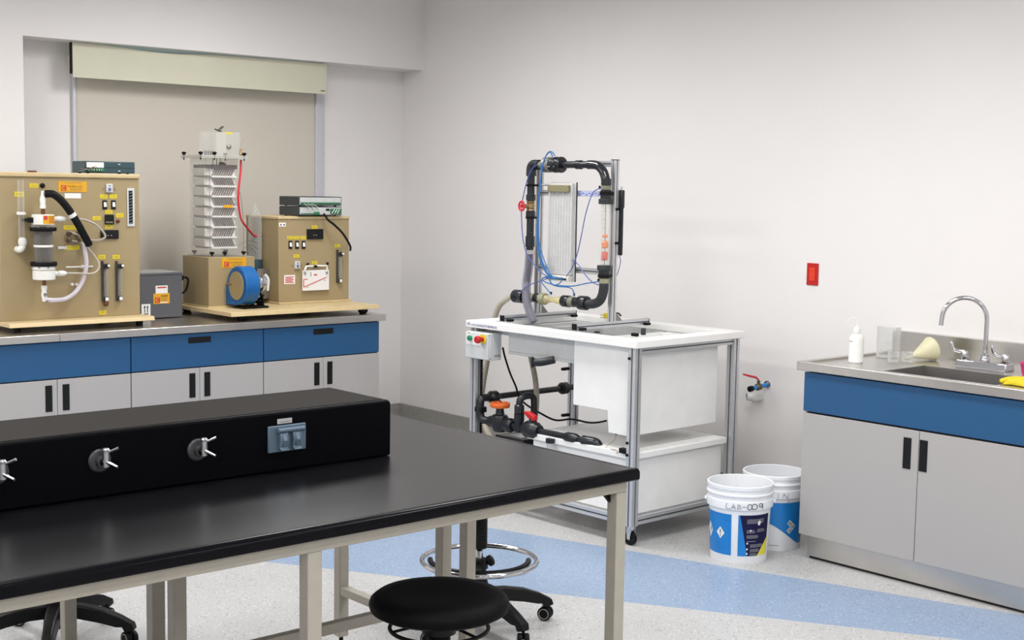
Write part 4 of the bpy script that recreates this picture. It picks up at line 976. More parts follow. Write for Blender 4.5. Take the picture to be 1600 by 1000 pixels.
MB().tube(sm([p+Vector((.002, 0, .036)), p+Vector((.006, 0, .075)), p+Vector((.020, 0, .108)), p+Vector((.031, 0, .085)), p+Vector((.024, 0, .058)), p+Vector((.010, 0, .046))], 6), .0015, 6).obj('wire_loop', M['braid'], t2)
q = sm([F.on(376.5, 250, 1, ty0+.01), F.on(376, 268, 1, ty0), F.on(373, 295, 1, ty0-.01), F.on(372.5, 315, 1, ty0-.01), F.on(376, 340, 1, ty0), F.on(383, 352, 1, ty0+.02), F.on(390, 361, 1, ty0+.06), F.on(399, 369, 1, ty0+.10), F.on(409, 366, 1, ty0+.14)], 6)
MB().tube(q, .0062, 8).obj('red_hose', M['red_paint'], t2)
q = sm([F.on(375, 300, 1, ty0), F.on(379, 330, 1, ty0+.02), F.on(380.5, 370, 1, ty0+.03), F.on(380, 392, 1, ty0+.04)], 5)
MB().tube(q, .0014, 6).obj('thin_lead', M['bolt_grey'], t2)
for k, (a, m_, c) in enumerate((((372, 383), (388, 376), (402, 380)), ((377, 392), (390, 382), (404, 390)), ((384, 395), (393, 388), (400, 396)))):
    MB().tube(sm([F.on(*a, 1, .10), F.on(*m_, 1, .12), F.on(*c, 1, .14)], 6), .0013, 6).obj('thin_lead', M['bolt_grey'], t2)
# measuring bottle behind
by_ = .20; p = F.on(398.5, 400, 1, by_); zq = lambda py: F.on(398.5, py, 1, by_).z
bt = MB().lathe([(.040, zb_), (.042, zq(408)), (.042, zq(342)), (.034, zq(334)), (.012, zq(324)), (.006, zq(318)), (.004, zq(318)), (.010, zq(324)), (.032, zq(335)), (.040, zq(342)), (.040, zq(408))], (p.x, by_, 0), n=24).obj('make_up_bottle', M['acrylic'], t2)
MB().lathe([(.039, zb_+.01), (.039, zq(365)), (0, zq(365))], (p.x, by_, 0), n=20).obj('water_fill', M['water'], bt)
MB().lathe([(.044, zb_), (.044, zq(405)), (.041, zq(405))], (p.x, by_, 0), n=20).obj('bottle_base', M['logger_teal'], bt)
# blower: casing on an x axis, its outlet duct entering the tank box
cb = F.on(381, 446, 1, -.118); BRr, hz = .112, .046
ax_ = Vector((1, 0, 0))
def bring(r0, r1, x0, x1, a0=0, a1=2*PI, n=40):
    pass
bl_ = MB().lathe([(BRr-.03, -hz), (BRr-.004, -hz), (BRr, -hz+.005), (BRr, hz-.005), (BRr-.004, hz), (.03, hz)], cb, ax_, 44).obj('blower_casing', M['blower_blue'], t2)
MB().prism([(cb.y, cb.z-BRr), (.0, cb.z-BRr-.004), (.0, cb.z+.004), (cb.y+BRr-.022, cb.z+.004), (cb.y+BRr-.026, cb.z-.040), (cb.y+.03, cb.z-.085)], 0, cb.x-hz-.004, cb.x+hz).obj('blower_outlet', M['blower_blue'], bl_, bevel=.003)
MB().lathe([(BRr-.030, 0), (BRr-.030, .004)], (cb.x-hz-.002, cb.y, cb.z), (-1, 0, 0), 40).obj('intake_disc', M['board_beige'], bl_)
MB().cyl((cb.x-hz-.008, cb.y+.05, cb.z+.004), (cb.x-hz-.014, cb.y+.10, cb.z+.004), .005, n=8).obj('intake_handle', M['brass'], bl_)
vs = []; fs = []
for i in range(7):
    a = -PI*.62+PI*.34*i/6
    for x in (cb.x-.036, cb.x+.034): vs.append((x+(.014 if i in (0, 6) and x > cb.x else 0), cb.y+(BRr+.0008)*math.cos(a), cb.z+(BRr+.0008)*math.sin(a)))
MB().add(vs, [(2*i, 2*i+2, 2*i+3, 2*i+1) for i in range(6)]).obj('casing_sticker', M['label_white'], bl_)
bcx = cb.x
MB().lathe([(.040, 0), (.048, .008), (.048, .036), (.040, .040), (.040, .056), (.050, .060), (.050, .078), (.030, .095)], cb+ax_*hz+Vector((0, 0, .012)), ax_, 24).obj('blower_motor', M['zinc'], t2)
MB().tube(sm([cb+ax_*(hz+.085)+Vector((0, -.02, .060)), cb+ax_*(hz+.105)+Vector((0, -.02, .03)), cb+ax_*(hz+.10)+Vector((0, -.02, -.035))], 4), .008, 8).obj('motor_bracket', M['nylon_white'], t2)
MB().box(cb.x-.03, cb.x+hz+.09, cb.y-.05, cb.y+.05, zb_, zb_+.012).box(cb.x-.01, cb.x+.01, cb.y-.04, cb.y+.04, zb_+.01, cb.z-BRr+.01).obj('blower_stand', M['rubber_black'], t2)
b = MB().box(F.on(402, 440, 1, .10).x, F.on(431, 440, 1, .10).x, .10, .13, zb_+.03, F.on(410, 420, 1, .10).z).obj('backing_plate', M['steel_bowl'], t2)
random.seed(11)
for k in range(7):
    x0 = bcx+hz+.022+.012*k; pts = [(x0+random.uniform(-.02, .02), -.08+random.uniform(-.05, .08), zb_+.012+random.uniform(0, .10)) for _ in range(5)]
    pts[0] = (pts[0][0], pts[0][1], zb_+.006); MB().tube(sm(pts, 5), .0065, 8).obj('cable_bundle', M['rubber_black'], t2)
# control cabinet
qc0, qc1 = F.on(435.3, 410, 1, 0).x, F.on(545, 410, 1, 0).x
ch = F.on(490, 342.5, 1, 0).z
MB().box(qc0-.006, qc1+.012, -.014, .385, zb_, zb_+.012).obj('plinth', M['board_edge'], t2, bevel=.002)
MB().box(qc0, qc1, 0, .375, zb_+.012, ch).obj('control_cabinet', M['board_beige'], t2, bevel=.002)
MB().box(qc0-.004, qc1+.003, -.006, .380, ch, ch+.018).obj('top_cap', M['board_edge'], t2, bevel=.004)
o = plate('digital_meter', t2, F, 479, 358, 504, 373.5, 0, 'pull_black', .010, bevel=.001)
for px in (490.5, 494.5): a = F.on(px, 367.5, 1, -.010); MB().lathe([(.0022, 0), (.002, .002)], (a.x, -.010, a.z), (0, -1, 0), 8).obj('meter_screw', M['nylon_white'], o)
for px, py in ((491.5, 355), (453, 371.5), (463.5, 371.5), (474, 371.5), (463, 400), (491.5, 410.5), (527, 384)): ytag(t2, F, px, py, 0, .040, .020)
for px in (453.5, 463.8, 474): rocker(t2, F, px, 382.5, 0)
breaker(t2, F, 463.5, 414, 0)
plate('white_tag', t2, F, 436, 348, 446.5, 354, 0, 'label_white', .001)
for px in (439, 444): plate('tag_print', t2, F, px-1, 350, px+1, 352.5, -.001, 'print_black', .0004)
o = plate('warning_card', t2, F, 444, 430, 461, 443.5, 0, 'label_white', .001)
for k in range(5): plate('card_print', o, F, 446, 432.5+k*2.1, 459-(k % 2)*2, 433.4+k*2.1, -.001, 'print_red', .0003)
o = plate('manometer_card', t2, F, 472, 422.5, 513, 452.5, -.014, 'label_white', .008, label='white inclined manometer card with red scale')
p0 = F.on(475, 448.5, 1, -.0228); p1 = F.on(510, 433, 1, -.0228); MB().tube([p0, p1], .0022, 6).obj('inclined_tube', M['print_red'], o)
p0 = F.on(474.5, 436.5, 1, -.0228); p1 = F.on(474.5, 448.5, 1, -.0228); MB().tube([p0, p1], .0026, 6).obj('scale_bar', M['red_paint'], o)
plate('card_print', o, F, 490.5, 428.5, 495.5, 430.5, -.022, 'print_red', .0004); plate('card_print', o, F, 474.5, 436, 481, 437, -.022, 'print_red', .0004)
plate('card_print', o, F, 485, 425, 486.5, 432, -.022, 'print_grey', .0004); plate('card_print', o, F, 479, 448.5, 481.5, 449.5, -.022, 'print_grey', .0004); plate('card_print', o, F, 506, 437, 508.5, 438.5, -.022, 'print_grey', .0004)
for px, py in ((476, 427), (510, 426)): MB().lathe([(.006, 0), (.006, .010), (.003, .013)], F.on(px, py, 1, -.022), (0, -1, 0), 10).obj('card_clip', M['bolt_grey'], o)
MB().tube(sm([F.on(476, 424, 1, -.03), F.on(479, 416.5, 1, -.03), F.on(488, 416, 1, -.02), F.on(490, 415.5, 1, 0)], 5), .006, 8).obj('card_tube', M['nylon_white'], o)
MB().tube(sm([F.on(510.5, 424, 1, -.03), F.on(510.8, 416, 1, -.03), F.on(504, 415.3, 1, -.025), F.on(493.5, 415, 1, 0)], 5), .005, 8).obj('card_tube', M['nylon_white'], o)
for px, py in ((480, 412.5), (510.8, 411.5), (489.5, 416), (492.5, 416)): MB().lathe([(.006, 0), (.007, .012), (.004, .016)], F.on(px, py, 1, 0), (0, -1, 0), 10).obj('stud', M['rubber_black'], o)
rotameter(t2, F, 529, 393, 441, 0)
# two loggers on the cabinet
zc = WT+ch+.018
a = W0.on(466.5, 330, 1, 7.02); c = W0.on(534, 330, 1, 7.02)
for k in range(2):
    t = logger(('lower' if k == 0 else 'upper')+' of two stacked charcoal data loggers on the control cabinet', (a.x, 7.02, zc+.0006+k*.060), c.x-a.x, .22, .059, 0, 'data loggers on the two beige units', 'logger_charcoal')
    w_ = c.x-a.x
    MB().box(.008, w_-.008, -.003, .002, .010, .054).obj('face_plate', M['logger_face'], t)
    if k == 1:
        o = MB().box(.012, w_-.016, -.012, .0, .012, .024).obj('terminal_block', M['terminal_green'], t, bevel=.002)
        for j in range(6): MB().tube(sm([(.018+.012*j, -.010, .018), (.035+.015*j, -.020, .004), (.060+.018*j, -.018, -.022)], 5), .0013, 6).obj('sensor_wire', M['label_white' if j % 2 else 'terminal_green'], t)
    else:
        o = MB().box(.012, w_*.34, -.008, .0, .012, .018).obj('terminal_block', M['terminal_green'], t, bevel=.002)
        MB().box(w_*.34, w_*.46, -.012, 0, .008, .026).obj('terminal_block', M['terminal_green'], t, bevel=.002)
        MB().box(w_*.72, w_*.96, -.012, 0, .014, .046).obj('circuit_card', M['terminal_green'], t, bevel=.002)
        MB().box(w_*.62, w_*.70, -.006, 0, .034, .046).obj('socket', M['pull_black'], t)
        for j in range(3): MB().tube([(w_*.74+.02*j, -.013, .018), (w_*.80+.018*j, -.015, .042)], .002, 6).obj('sensor_wire', M['label_white'], t)
        FL = Frame((a.x, 7.02, zc))
        q = sm([FL.on(506, 334, 1, -.018), FL.on(513, 344, 1, -.05), FL.on(522, 351, 1, -.065), FL.on(535, 364, 1, -.07), FL.on(544, 378, 1, -.06), FL.on(547.5, 386, 1, -.02), FL.on(547.3, 391, 1, .06)], 7)
        q = [v_+Vector((a.x-ox2, 7.02-oy2, zc-WT)) for v_ in q]; kq = next(i for i in range(4, len(q)) if q[i].y > -.045 and i > 20)
        MB().tube(q[:kq+1], .0070, 8).obj('ribbon_cable', M['rubber_black'], t2); MB().tube(q[kq:], .0070, 8).obj('ribbon_cable', M['rubber_black'], t2)
# ================================================================== hydraulics bench (white tank bench on castors)
RO, RZ = (4.635, 4.356, 0), math.radians(1.3)
t3 = thing('tank_bench', 'white wheeled tank bench with aluminium legs and black pipework', 'tank bench', RO, RZ)
F = Frame(RO, RZ)
def P(px, py, u): return F.on(px, py, 0, u)
def frame_slab(b, x0, x1, y0, y1, hx0, hx1, hy0, hy1, z0, z1):
    o = [(x0, y0), (x1, y0), (x1, y1), (x0, y1)]; h = [(hx0, hy0), (hx1, hy0), (hx1, hy1), (hx0, hy1)]
    vs = [(*p, z0) for p in o]+[(*p, z1) for p in o]+[(*p, z0) for p in h]+[(*p, z1) for p in h]; fs = []
    for i in range(4):
        j = (i+1) % 4
        fs += [(i, j, 4+j, 4+i), (8+i, 12+i, 12+j, 8+j), (4+i, 4+j, 12+j, 12+i), (i, 8+i, 8+j, j)]
    return b.add(vs, fs)
def extr_profile(w, slot=.009, d=.006):
    h = w/2; s = slot/2; p = []
    for k in range(4):
        for x, y in ((-h, -h), (-s, -h), (-s, -h+d), (s, -h+d), (s, -h)):
            a = k*PI/2; p.append((x*math.cos(a)-y*math.sin(a), x*math.sin(a)+y*math.cos(a)))
    return p
def extrusion(name, parent, axis, c1, c2, a0, a1, w):
    """aluminium T-slot bar along axis; c1,c2 centre on the other two axes (in xyz order)"""
    o = MB().prism([(x+c1, y+c2) for x, y in extr_profile(w, w*.2, w*.16)], axis, a0, a1).obj(name, M['extrusion'], parent, smooth=False)
    h = w/2-w*.15; s = w*.1; e = .0006; b = MB()
    def strip(x0, x1, y0, y1):
        if axis == 0: b.box(a0+.001, a1-.001, c1+x0, c1+x1, c2+y0, c2+y1)
        elif axis == 1: b.box(c1+x0, c1+x1, a0+.001, a1-.001, c2+y0, c2+y1)
        else: b.box(c1+x0, c1+x1, c2+y0, c2+y1, a0+.001, a1-.001)
    strip(-s+.0002, s-.0002, -h-e, h+e); strip(-h-e, h+e, -s+.0002, s-.0002)
    b.obj('slot', M['slot_shade'], o)  # dark strips painted in as the shade inside the grooves
    return o
LU, LV, LW, TT = .83, 1.225, .045, .99
HX0, HX1, HY0, HY1 = .085, .735, .095, 1.12
tp = frame_slab(MB(), 0, LU, 0, LV, HX0, HX1, HY0, HY1, .954, TT).obj('tabletop', M['rig_white'], t3, bevel=.004, seg=3)
# lettering on the front edge
p = P(740, 508.5, 0)
text('lettering', 'FLUID MECHANICS & CO', .017, M['print_blue'], tp, (-.0012, P(738.5, 508, 0).y, .9725), ROT_X, fit=.19) if False else None
for us, vs_ in ((.0425, .0425), (LU-.0425, .0425), (.0425, LV-.0425), (LU-.0425, LV-.0425)):
    lg = extrusion('leg', t3, 2, us, vs_, .092, .954, LW)
for v in (.0425, LV-.0425): extrusion('lower_rail', t3, 0, v, .117, .065, LU-.065, .040)
for u in (.0425, LU-.0425): extrusion('lower_rail', t3, 1, u, .117, .065, LV-.065, .040)
for v in (.0425, LV-.0425): extrusion('upper_rail', t3, 0, v, .938, .065, LU-.065, .030)
for us, vs_ in ((.0425, .0425), (LU-.0425, .0425), (.0425, LV-.0425), (LU-.0425, LV-.0425)):
    c = MB().lathe([(.020, 0), (.022, .006), (.022, .012)], (us, vs_, .080), n=16).obj('castor_plate', M['zinc'], t3)
    MB().prism([(vs_-.016, .080), (vs_+.016, .080), (vs_+.010, .030), (vs_-.006, .026)], 0, us-.016, us-.012).obj('castor_fork', M['zinc'], c)
    MB().prism([(vs_-.016, .080), (vs_+.016, .080), (vs_+.010, .030), (vs_-.006, .026)], 0, us+.012, us+.016).obj('castor_fork', M['zinc'], c)
    MB().lathe([(.020, -.009), (.032, -.010), (.033, -.006), (.033, .006), (.032, .010), (.020, .009)], (us, vs_, .033), (1, 0, 0), 24).obj('castor_wheel', M['rubber_black'], c)
# shallow tray and deep tank under the top
b = frame_slab(MB(), .055, .745, .456, .945, HX0, HX1, .465, .930, .845, .954); b.box(.07, .74, .945, 1.13, .925, .954); b.box(.055, .745, .456, .945, .832, .846)
b.obj('shallow_tray', M['tray_shaded'], t3, bevel=.008, seg=3)  # shade under the top is painted in as grey
LP = [(.072, .953), (.452, .953), (.452, .628), (.218, .628), (.208, .522), (.072, .522)]
b = MB().prism(LP, 0, .045, .052); b.prism(LP, 0, .693, .70)
b.box(.052, .693, .072, .079, .522, .953); b.box(.052, .693, .445, .452, .628, .953); b.box(.052, .693, .079, .445, .80, .806)
b.box(.052, .693, .079, .208, .522, .529); b.box(.052, .693, .21, .445, .628, .635); b.box(.052, .693, .205, .212, .529, .635)
b.obj('deep_tank', M['tank_white'], t3, bevel=.003)
MB().box(.30, .69, .214, .44, .535, .627).obj('tank_rear_step', M['tank_white'], t3, bevel=.004)
# sump tank on the lower frame
sp = MB().box(.055, .735, .055, .745, .138, .412).obj('sump_tank', M['tank_white'], t3, bevel=.006)
MB().box(.034, .748, .034, .772, .412, .446).obj('sump_lid', M['tank_white'], sp, bevel=.005)
MB().box(.075, .70, .10, .72, .446, .449).obj('sump_lid_panel', M['rig_white'], sp)
b = MB().box(.09, .28, .83, 1.05, .138, .36).obj('pump_body', M['pvc_black'], t3, bevel=.008)
MB().box(.07, .26, .835, 1.055, .36, .388).obj('pump_cover', M['pvc_black'], b, bevel=.006)
MB().box(.10, .20, .88, .98, .388, .392).obj('pump_label', M['control_grey'], b)
# control box
cb_ = MB().box(-.012, .072, 1.014, 1.206, .792, .935).obj('control_box', M['control_grey'], t3, bevel=.006, seg=3)
MB().box(-.020, -.012, 1.018, 1.203, .796, .932).obj('box_lid', M['control_grey'], cb_, bevel=.003)
MB().box(-.0215, -.020, 1.070, 1.196, .866, .925).obj('button_plate', M['control_white'], cb_)
a = P(736, 528, -.02); MB().lathe([(.013, 0), (.014, .004), (.014, .014), (.012, .017)], (-.0215, a.y, a.z), (-1, 0, 0), 18).obj('start_button', M['button_green'], cb_)
a = P(755, 530, -.02)
MB().lathe([(.026, 0), (.026, .003)], (-.0215, a.y, a.z), (-1, 0, 0), 24).obj('stop_surround', M['yellow_plastic'], cb_)
MB().lathe([(.012, 0), (.012, .020), (.018, .024), (.020, .030), (.020, .040), (.016, .046)], (-.0245, a.y, a.z), (-1, 0, 0), 20).obj('stop_button', M['red_plastic'], cb_)
for px, py in ((765, 524), (766, 561), (733, 520)):
    a = P(px, py, -.02); MB().lathe([(.0035, 0), (.003, .002)], (-.020, a.y, a.z), (-1, 0, 0), 8).obj('lid_screw', M['print_black'], cb_)
MB().box(.020, .060, 1.0132, 1.014, .808, .822).obj('box_marking', M['print_grey'], cb_)
# ribbed strip on the front left leg
b = MB()
for k in range(60): b.box(.052, .064, LV-.076, LV-.066, .14+k*.0107, .1465+k*.0107)
b.box(.053, .063, LV-.069, LV-.065, .13, .79); b.obj('ribbed_strip', M['rubber_black'], t3)['kind'] = 'stuff'
# black pipework underneath
ZU, VU = .573, 1.14; ZL, UL = .458, .052
MB().cyl((.04, VU, ZU), (.79, VU, ZU), .0165, n=18).obj('cross_pipe', M['pvc_black'], t3)
def union(c, ax, r, l, name='union', mm='pvc_black', par=None):
    ax = Vector(ax).normalized(); h = l/2
    return MB().lathe([(r*.72, -h), (r*.8, -h*.8), (r, -h*.55), (r, h*.55), (r*.8, h*.8), (r*.72, h)], c, ax, 20).obj(name, M[mm], par or t3)
a = F.on(771, 618, 1, VU); union((a.x, VU, ZU), (1, 0, 0), .034, .065)
a = F.on(881, 606.5, 1, VU); union((a.x, VU, ZU), (1, 0, 0), .034, .065)
union((.79, VU, ZU), (1, 0, 0), .026, .05, 'pipe_end')
MB().tube(sm([(.10, VU, ZU), (.055, VU, ZU), (.038, VU-.002, ZU-.02), (.038, VU-.004, ZL+.03), (.040, VU-.02, ZL+.005), (UL, VU-.06, ZL), (UL, VU-.09, ZL)], 6), .021, 16).obj('corner_bend', M['pvc_black'], t3)
MB().box(.02, .06, VU-.03, VU+.03, .50, .53).obj('pipe_clamp', M['rubber_black'], t3, bevel=.004)
y0 = P(768, 660, UL).y; y1 = P(918, 690, UL).y
MB().cyl((UL, y0, ZL), (UL, y1, ZL), .0165, n=18).obj('lower_pipe', M['pvc_black'], t3)
# diaphragm valve with orange handwheel
yv = P(781, 657, UL).y
v = MB().lathe([(.030, -.05), (.040, -.035), (.044, -.01), (.044, .03), (.040, .038), (.024, .042), (.020, .075)], (UL, yv, ZL+.005), n=24).obj('diaphragm_valve', M['pvc_black'], t3)
MB().cyl((UL, yv-.075, ZL), (UL, yv+.075, ZL), .030, n=20).obj('valve_ports', M['pvc_black'], v)
w_ = MB().lathe([(.030, .078), (.050, .080), (.0535, .086), (.0535, .100), (.050, .105), (.044, .104), (.040, .096), (.012, .096), (.010, .108)], (UL, yv, ZL+.005), n=28).obj('handwheel', M['handwheel_orange'], v)
MB().cyl((UL, yv, ZL+.10), (UL, yv, ZL+.122), .006, n=10).obj('spindle_tip', M['led_red'], v)
union((UL, P(795.5, 664, UL).y, ZL), (0, 1, 0), .038, .062)
# tee, riser loop
yt = P(811, 664, UL).y
MB().lathe([(.022, -.026), (.022, .03), (.027, .03), (.027, .07), (.022, .07)], (UL, yt, ZL), n=18).obj('tee', M['pvc_black'], t3)
zr_ = ZL+.155
MB().tube(sm([(UL, yt, ZL+.06), (UL, yt, zr_-.03), (UL+.006, yt-.002, zr_-.008), (UL+.032, yt-.008, zr_+.004), (UL+.062, yt-.014, zr_+.006), (UL+.080, yt-.018, zr_-.004), (UL+.086, yt-.020, zr_-.028), (UL+.086, yt-.020, ZL-.01)], 6), .0175, 16).obj('riser_loop', M['pvc_black'], t3)
MB().lathe([(.022, 0), (.026, .004), (.026, .044), (.022, .048)], (UL, yt, ZL+.070), n=18).obj('riser_coupling', M['pvc_dark'], t3)
# ball valve with red lever
yb = P(831, 671, UL).y
v = union((UL, yb, ZL), (0, 1, 0), .044, .115, 'ball_valve')
MB().lathe([(.016, .03), (.016, .06), (.010, .066)], (UL, yb, ZL), n=14).obj('valve_stem', M['pvc_black'], v)
MB().prism([(yb-.030, ZL+.052), (yb-.018, ZL+.046), (yb+.016, ZL+.058), (yb+.048, ZL+.078), (yb+.050, ZL+.090), (yb+.018, ZL+.092), (yb-.028, ZL+.074)], 0, UL-.014, UL+.014).obj('valve_lever', M['red_plastic'], v, bevel=.004)
# end bends into the sump, stand
union((UL, P(893, 683.5, UL).y, ZL), (0, 1, 0), .026, .10, 'coupling')
ye = y1
MB().tube(sm([(UL, ye+.03, ZL), (UL+.004, ye-.01, ZL), (UL+.012, ye-.045, ZL-.004), (UL+.016, ye-.062, ZL-.022)], 6), .025, 16).obj('end_bend', M['pvc_dark'], t3)
ys = P(866.5, 690, UL).y
MB().lathe([(.024, 0), (.024, .022)], (UL-.030, ys, ZL-.040), n=16).obj('stand_socket', M['pvc_black'], t3)
for s in (-1, 1): MB().cyl((UL, ys+s*.010, .447), (UL, ys+s*.010, ZL-.02), .006, n=8).obj('stand_rod', M['zinc'], t3) if False else None
MB().cyl((.016, ys, .30), (.016, ys, ZL-.032), .014, n=14).obj('stand_tube', M['extrusion'], t3)
# outlet under tray, hoses, cable
MB().tube(sm([F.on(866, 562, 1, .60), F.on(846, 566, 1, .66), F.on(832, 566, 1, .70)], 4), [.020]*8+[.030], 14).obj('tray_outlet', M['pvc_black'], t3)
q = sm([F.on(828, 545, 0, .36), F.on(831, 565, 0, .36), F.on(836, 590, 0, .36), F.on(838.5, 620, 0, .36), F.on(836.5, 648, 0, .34), F.on(830, 675, 0, .30)], 7)
MB().tube(q, .0155, 12).obj('beige_hose', M['hose_beige'], t3)
q = sm([F.on(785.5, 543, 0, .085), F.on(789, 558, 0, .10), F.on(797, 583, 0, .12), F.on(806, 604, 0, .14), F.on(811, 620, 0, .18), F.on(822, 632, 0, .20), F.on(845, 646, 0, .20), F.on(868, 656.5, 0, .22), F.on(893, 655, 0, .25), F.on(918, 660, 0, .22), F.on(934, 660, 0, .20), F.on(947, 657.5, 0, .18)], 6)
MB().tube(q, .0052, 8).obj('power_cable', M['rubber_black'], t3)
for py in (576, 648):
    a = F.on(884, py, 1, LV-.07); MB().box(a.x-.035, a.x+.02, LV-.085, LV-.066, a.z-.008, a.z+.008).obj('cable_clip', M['rubber_black'], t3, bevel=.002)
a = P(974, 704, .03); MB().box(.015, .045, .066, .11, a.z-.012, a.z+.012).obj('bracket', M['rubber_black'], t3, bevel=.003)
MB().tube(sm([P(963, 680, .06), P(959, 689, .05), P(949, 696, .045), P(948, 701, .04), P(964, 703.5, .032), P(964, 709, .032)], 6), .0016, 6).obj('copper_wire', M['brass'], t3)
MB().lathe([(.008, 0), (.008, .008)], P(963, 679, .06), n=10).obj('tank_drain', M['rubber_black'], t3)
for py in (561, 694, 713): a = P(981, py, .0); MB().box(.012, .020, .052, .062, a.z-.006, a.z+.006).obj('slot_cap', M['rubber_black'], t3)
for k, (w0, w1) in enumerate(((0, .012), )): pass
# bracket block on the near corner of the opening
a = F.on(998, 523, 2, TT); MB().box(a.x+.0, a.x+.020, a.y-.03, a.y-.012, TT, TT+.034).obj('level_bracket', M['logger_charcoal'], t3, bevel=.002)
a = F.on(992, 526, 2, TT); MB().box(a.x, a.x+.02, a.y-.01, a.y+.028, TT, TT+.016).obj('level_screw', M['rubber_black'], t3, bevel=.004)
a = F.on(931, 520, 2, TT); MB().box(a.x, a.x+.016, a.y-.012, a.y+.012, TT, TT+.006).obj('rim_clip', M['rubber_black'], t3)

# lettering, matching the blurred blue marking on the front edge
tl = text('lettering', 'H.P.HANNOTHEM&LED', .0165, M['print_blue'], tp, (-.0014, P(738, 507, 0).y, .9695), ROT_X, fit=.195)
b = MB().prism([(P(732.5, 505, 0).y-.010, .9745), (P(732.5, 505, 0).y, .9815), (P(732.5, 505, 0).y+.010, .9745)], 0, -.0012, .0).obj('logo_roof', M['print_blue'], tp)
MB().box(-.0012, 0, P(737, 507, 0).y, P(729.5, 507, 0).y, .968, .9715).obj('logo_line', M['print_grey'], tp)

# ================================================================== flow demonstration frame standing on the bench
t4 = thing('flow_loop_rig', 'upright dark pipe loop with manometer board and blue tubing, on the white tank bench', 'flow apparatus', (RO[0], RO[1], TT), RZ)
F = Frame((RO[0], RO[1], TT), RZ)
def Q(px, py, u=.31): return F.on(px, py, 0, u)
E3 = .030; UP_, V1, V2 = .370, .506, 1.056
for v in (V1+.004, V2-.008):
    r_ = extrusion('foot_rail', t4, 0, v, .018, .105, .645, E3)
    MB().box(.100, .105, v-.0155, v+.0155, .0025, .0335).obj('end_cap', M['rubber_black'], r_)
    MB().box(.645, .650, v-.0155, v+.0155, .0025, .0335).obj('end_cap', M['rubber_black'], r_)
    for u in (.118, .60): MB().box(u, u+.034, v-.040, v-.0155, .0008, .014).obj('rail_clamp', M['rubber_black'], r_, bevel=.002)
zt4 = Q(959, 250.5, UP_).z
for v in (V1, V2):
    z_ = zt4 if v == V1 else Q(840, 259, UP_).z
    o = extrusion('post', t4, 2, UP_, v, .033, z_, E3)
    MB().box(UP_-.0155, UP_+.0155, v-.0155, v+.0155, z_, z_+.004).obj('post_cap', M['rubber_black'], o)
    MB().prism([(UP_+.015, .033), (UP_+.075, .033), (UP_+.015, .095)], 1, v-.004, v+.004).obj('gusset', M['bolt_grey'], o)
for py in (302.5, 423):
    z_ = Q(915, py, UP_).z; o = extrusion('cross_bar', t4, 1, UP_, z_, V1+.015, V2-.015, E3)
    if py < 400:
        tpz = MB().box(UP_-.0165, UP_-.0152, V1+.03, V1+.26, z_-.013, z_+.013).obj('printed_tape', M['tape_lilac'], o)
        for k in range(9): MB().box(UP_-.0170, UP_-.0164, V1+.045+.022*k, V1+.060+.022*k, z_-.007+.006*(k % 2), z_-.002+.006*(k % 2)).obj('tape_print', M['print_blue'], tpz)
z_ = Q(945, 256, UP_).z; extrusion('cross_bar', t4, 1, UP_, z_, V1+.015, V2-.015, E3)
PR = .0225
def seg(name, a, b, r, mm, n=18): return MB().cyl(a, b, r, n=n).obj(name, M[mm], t4)
vL, vR = Q(829, 330).y, Q(946, 340).y; zT = Q(880, 257.5).z; zB = Q(860, 468).z; U = .31
def pt(v, z): return Vector((U, v, z))
zq = lambda px, py: Q(px, py).z
vq = lambda px, py: Q(px, py).y
# left riser
seg('left_pipe', pt(vL, zq(829, 268)), pt(vL, zq(829, 392)), .0205, 'pvc_dark')
MB().tube(sm([pt(vL, zq(829, 275)), pt(vL, zT-.04), pt(vL-.003, zT-.015), pt(vL-.016, zT-.001), pt(vL-.045, zT), pt(vL-.065, zT)], 6), .0275, 18).obj('elbow', M['pvc_dark'], t4)
for y0, y1 in ((304, 313), (330, 341), (369, 386)): seg('coupling', pt(vL, zq(829, y0)), pt(vL, zq(829, y1)), .0255, 'pvc_dark')
v = MB().lathe([(.024, 0), (.020, .012), (.024, .026), (.020, .040), (.024, .050)], pt(vL, zq(829, 329)), n=14).obj('gate_valve', M['brass'], t4)
zv = zq(829, 322); hc = pt(vL, zv); hd = Vector((-1, .12, 0)).normalized()
MB().cyl(hc, hc+hd*.045, .011, n=12).obj('valve_bonnet', M['brass'], v)
wc = hc+hd*.060
MB().torus(wc, .0245, .0050, hd, 24, 8).obj('handwheel', M['red_paint'], v)
for k in range(3):
    a = PI*k/3; s1 = Vector((0, 0, 1)); s2 = hd.cross(s1).normalized(); dd = s1*math.cos(a)+s2*math.sin(a)
    MB().cyl(wc-dd*.021, wc+dd*.021, .0026, n=8).obj('wheel_spoke', M['red_paint'], v)
MB().cyl(wc-hd*.02, wc+hd*.006, .006, n=10).obj('wheel_hub', M['red_paint'], v)
for py in (289.5, 340): z_ = zq(829, py); MB().lathe([(.0215, -.006), (.027, -.006), (.027, .006), (.0215, .006)], pt(vL, z_), n=18, close=True).box(U+.02, UP_-.014, vL-.008, vL+.008, z_-.005, z_+.005).obj('pipe_clip', M['rubber_black'], t4)
# hose below
hs = MB().lathe([(.0255, 0), (.0255, .022)], pt(vL, zq(829, 397)), n=18).obj('hose_clip', M['zinc'], t4)
q = sm([pt(vL, zq(829, 392)), Q(826, 418), Q(823, 440), Q(822.5, 455, .29), Q(823, 470, .27), Q(827, 485, .26), Q(831.5, 497, .25), Q(834, 503, .25)], 6)
MB().tube(q, .0245, 16).obj('clear_hose', M['hose_clear'], t4)
MB().tube(q, .0165, 12).obj('hose_core', M['hose_core'], t4)
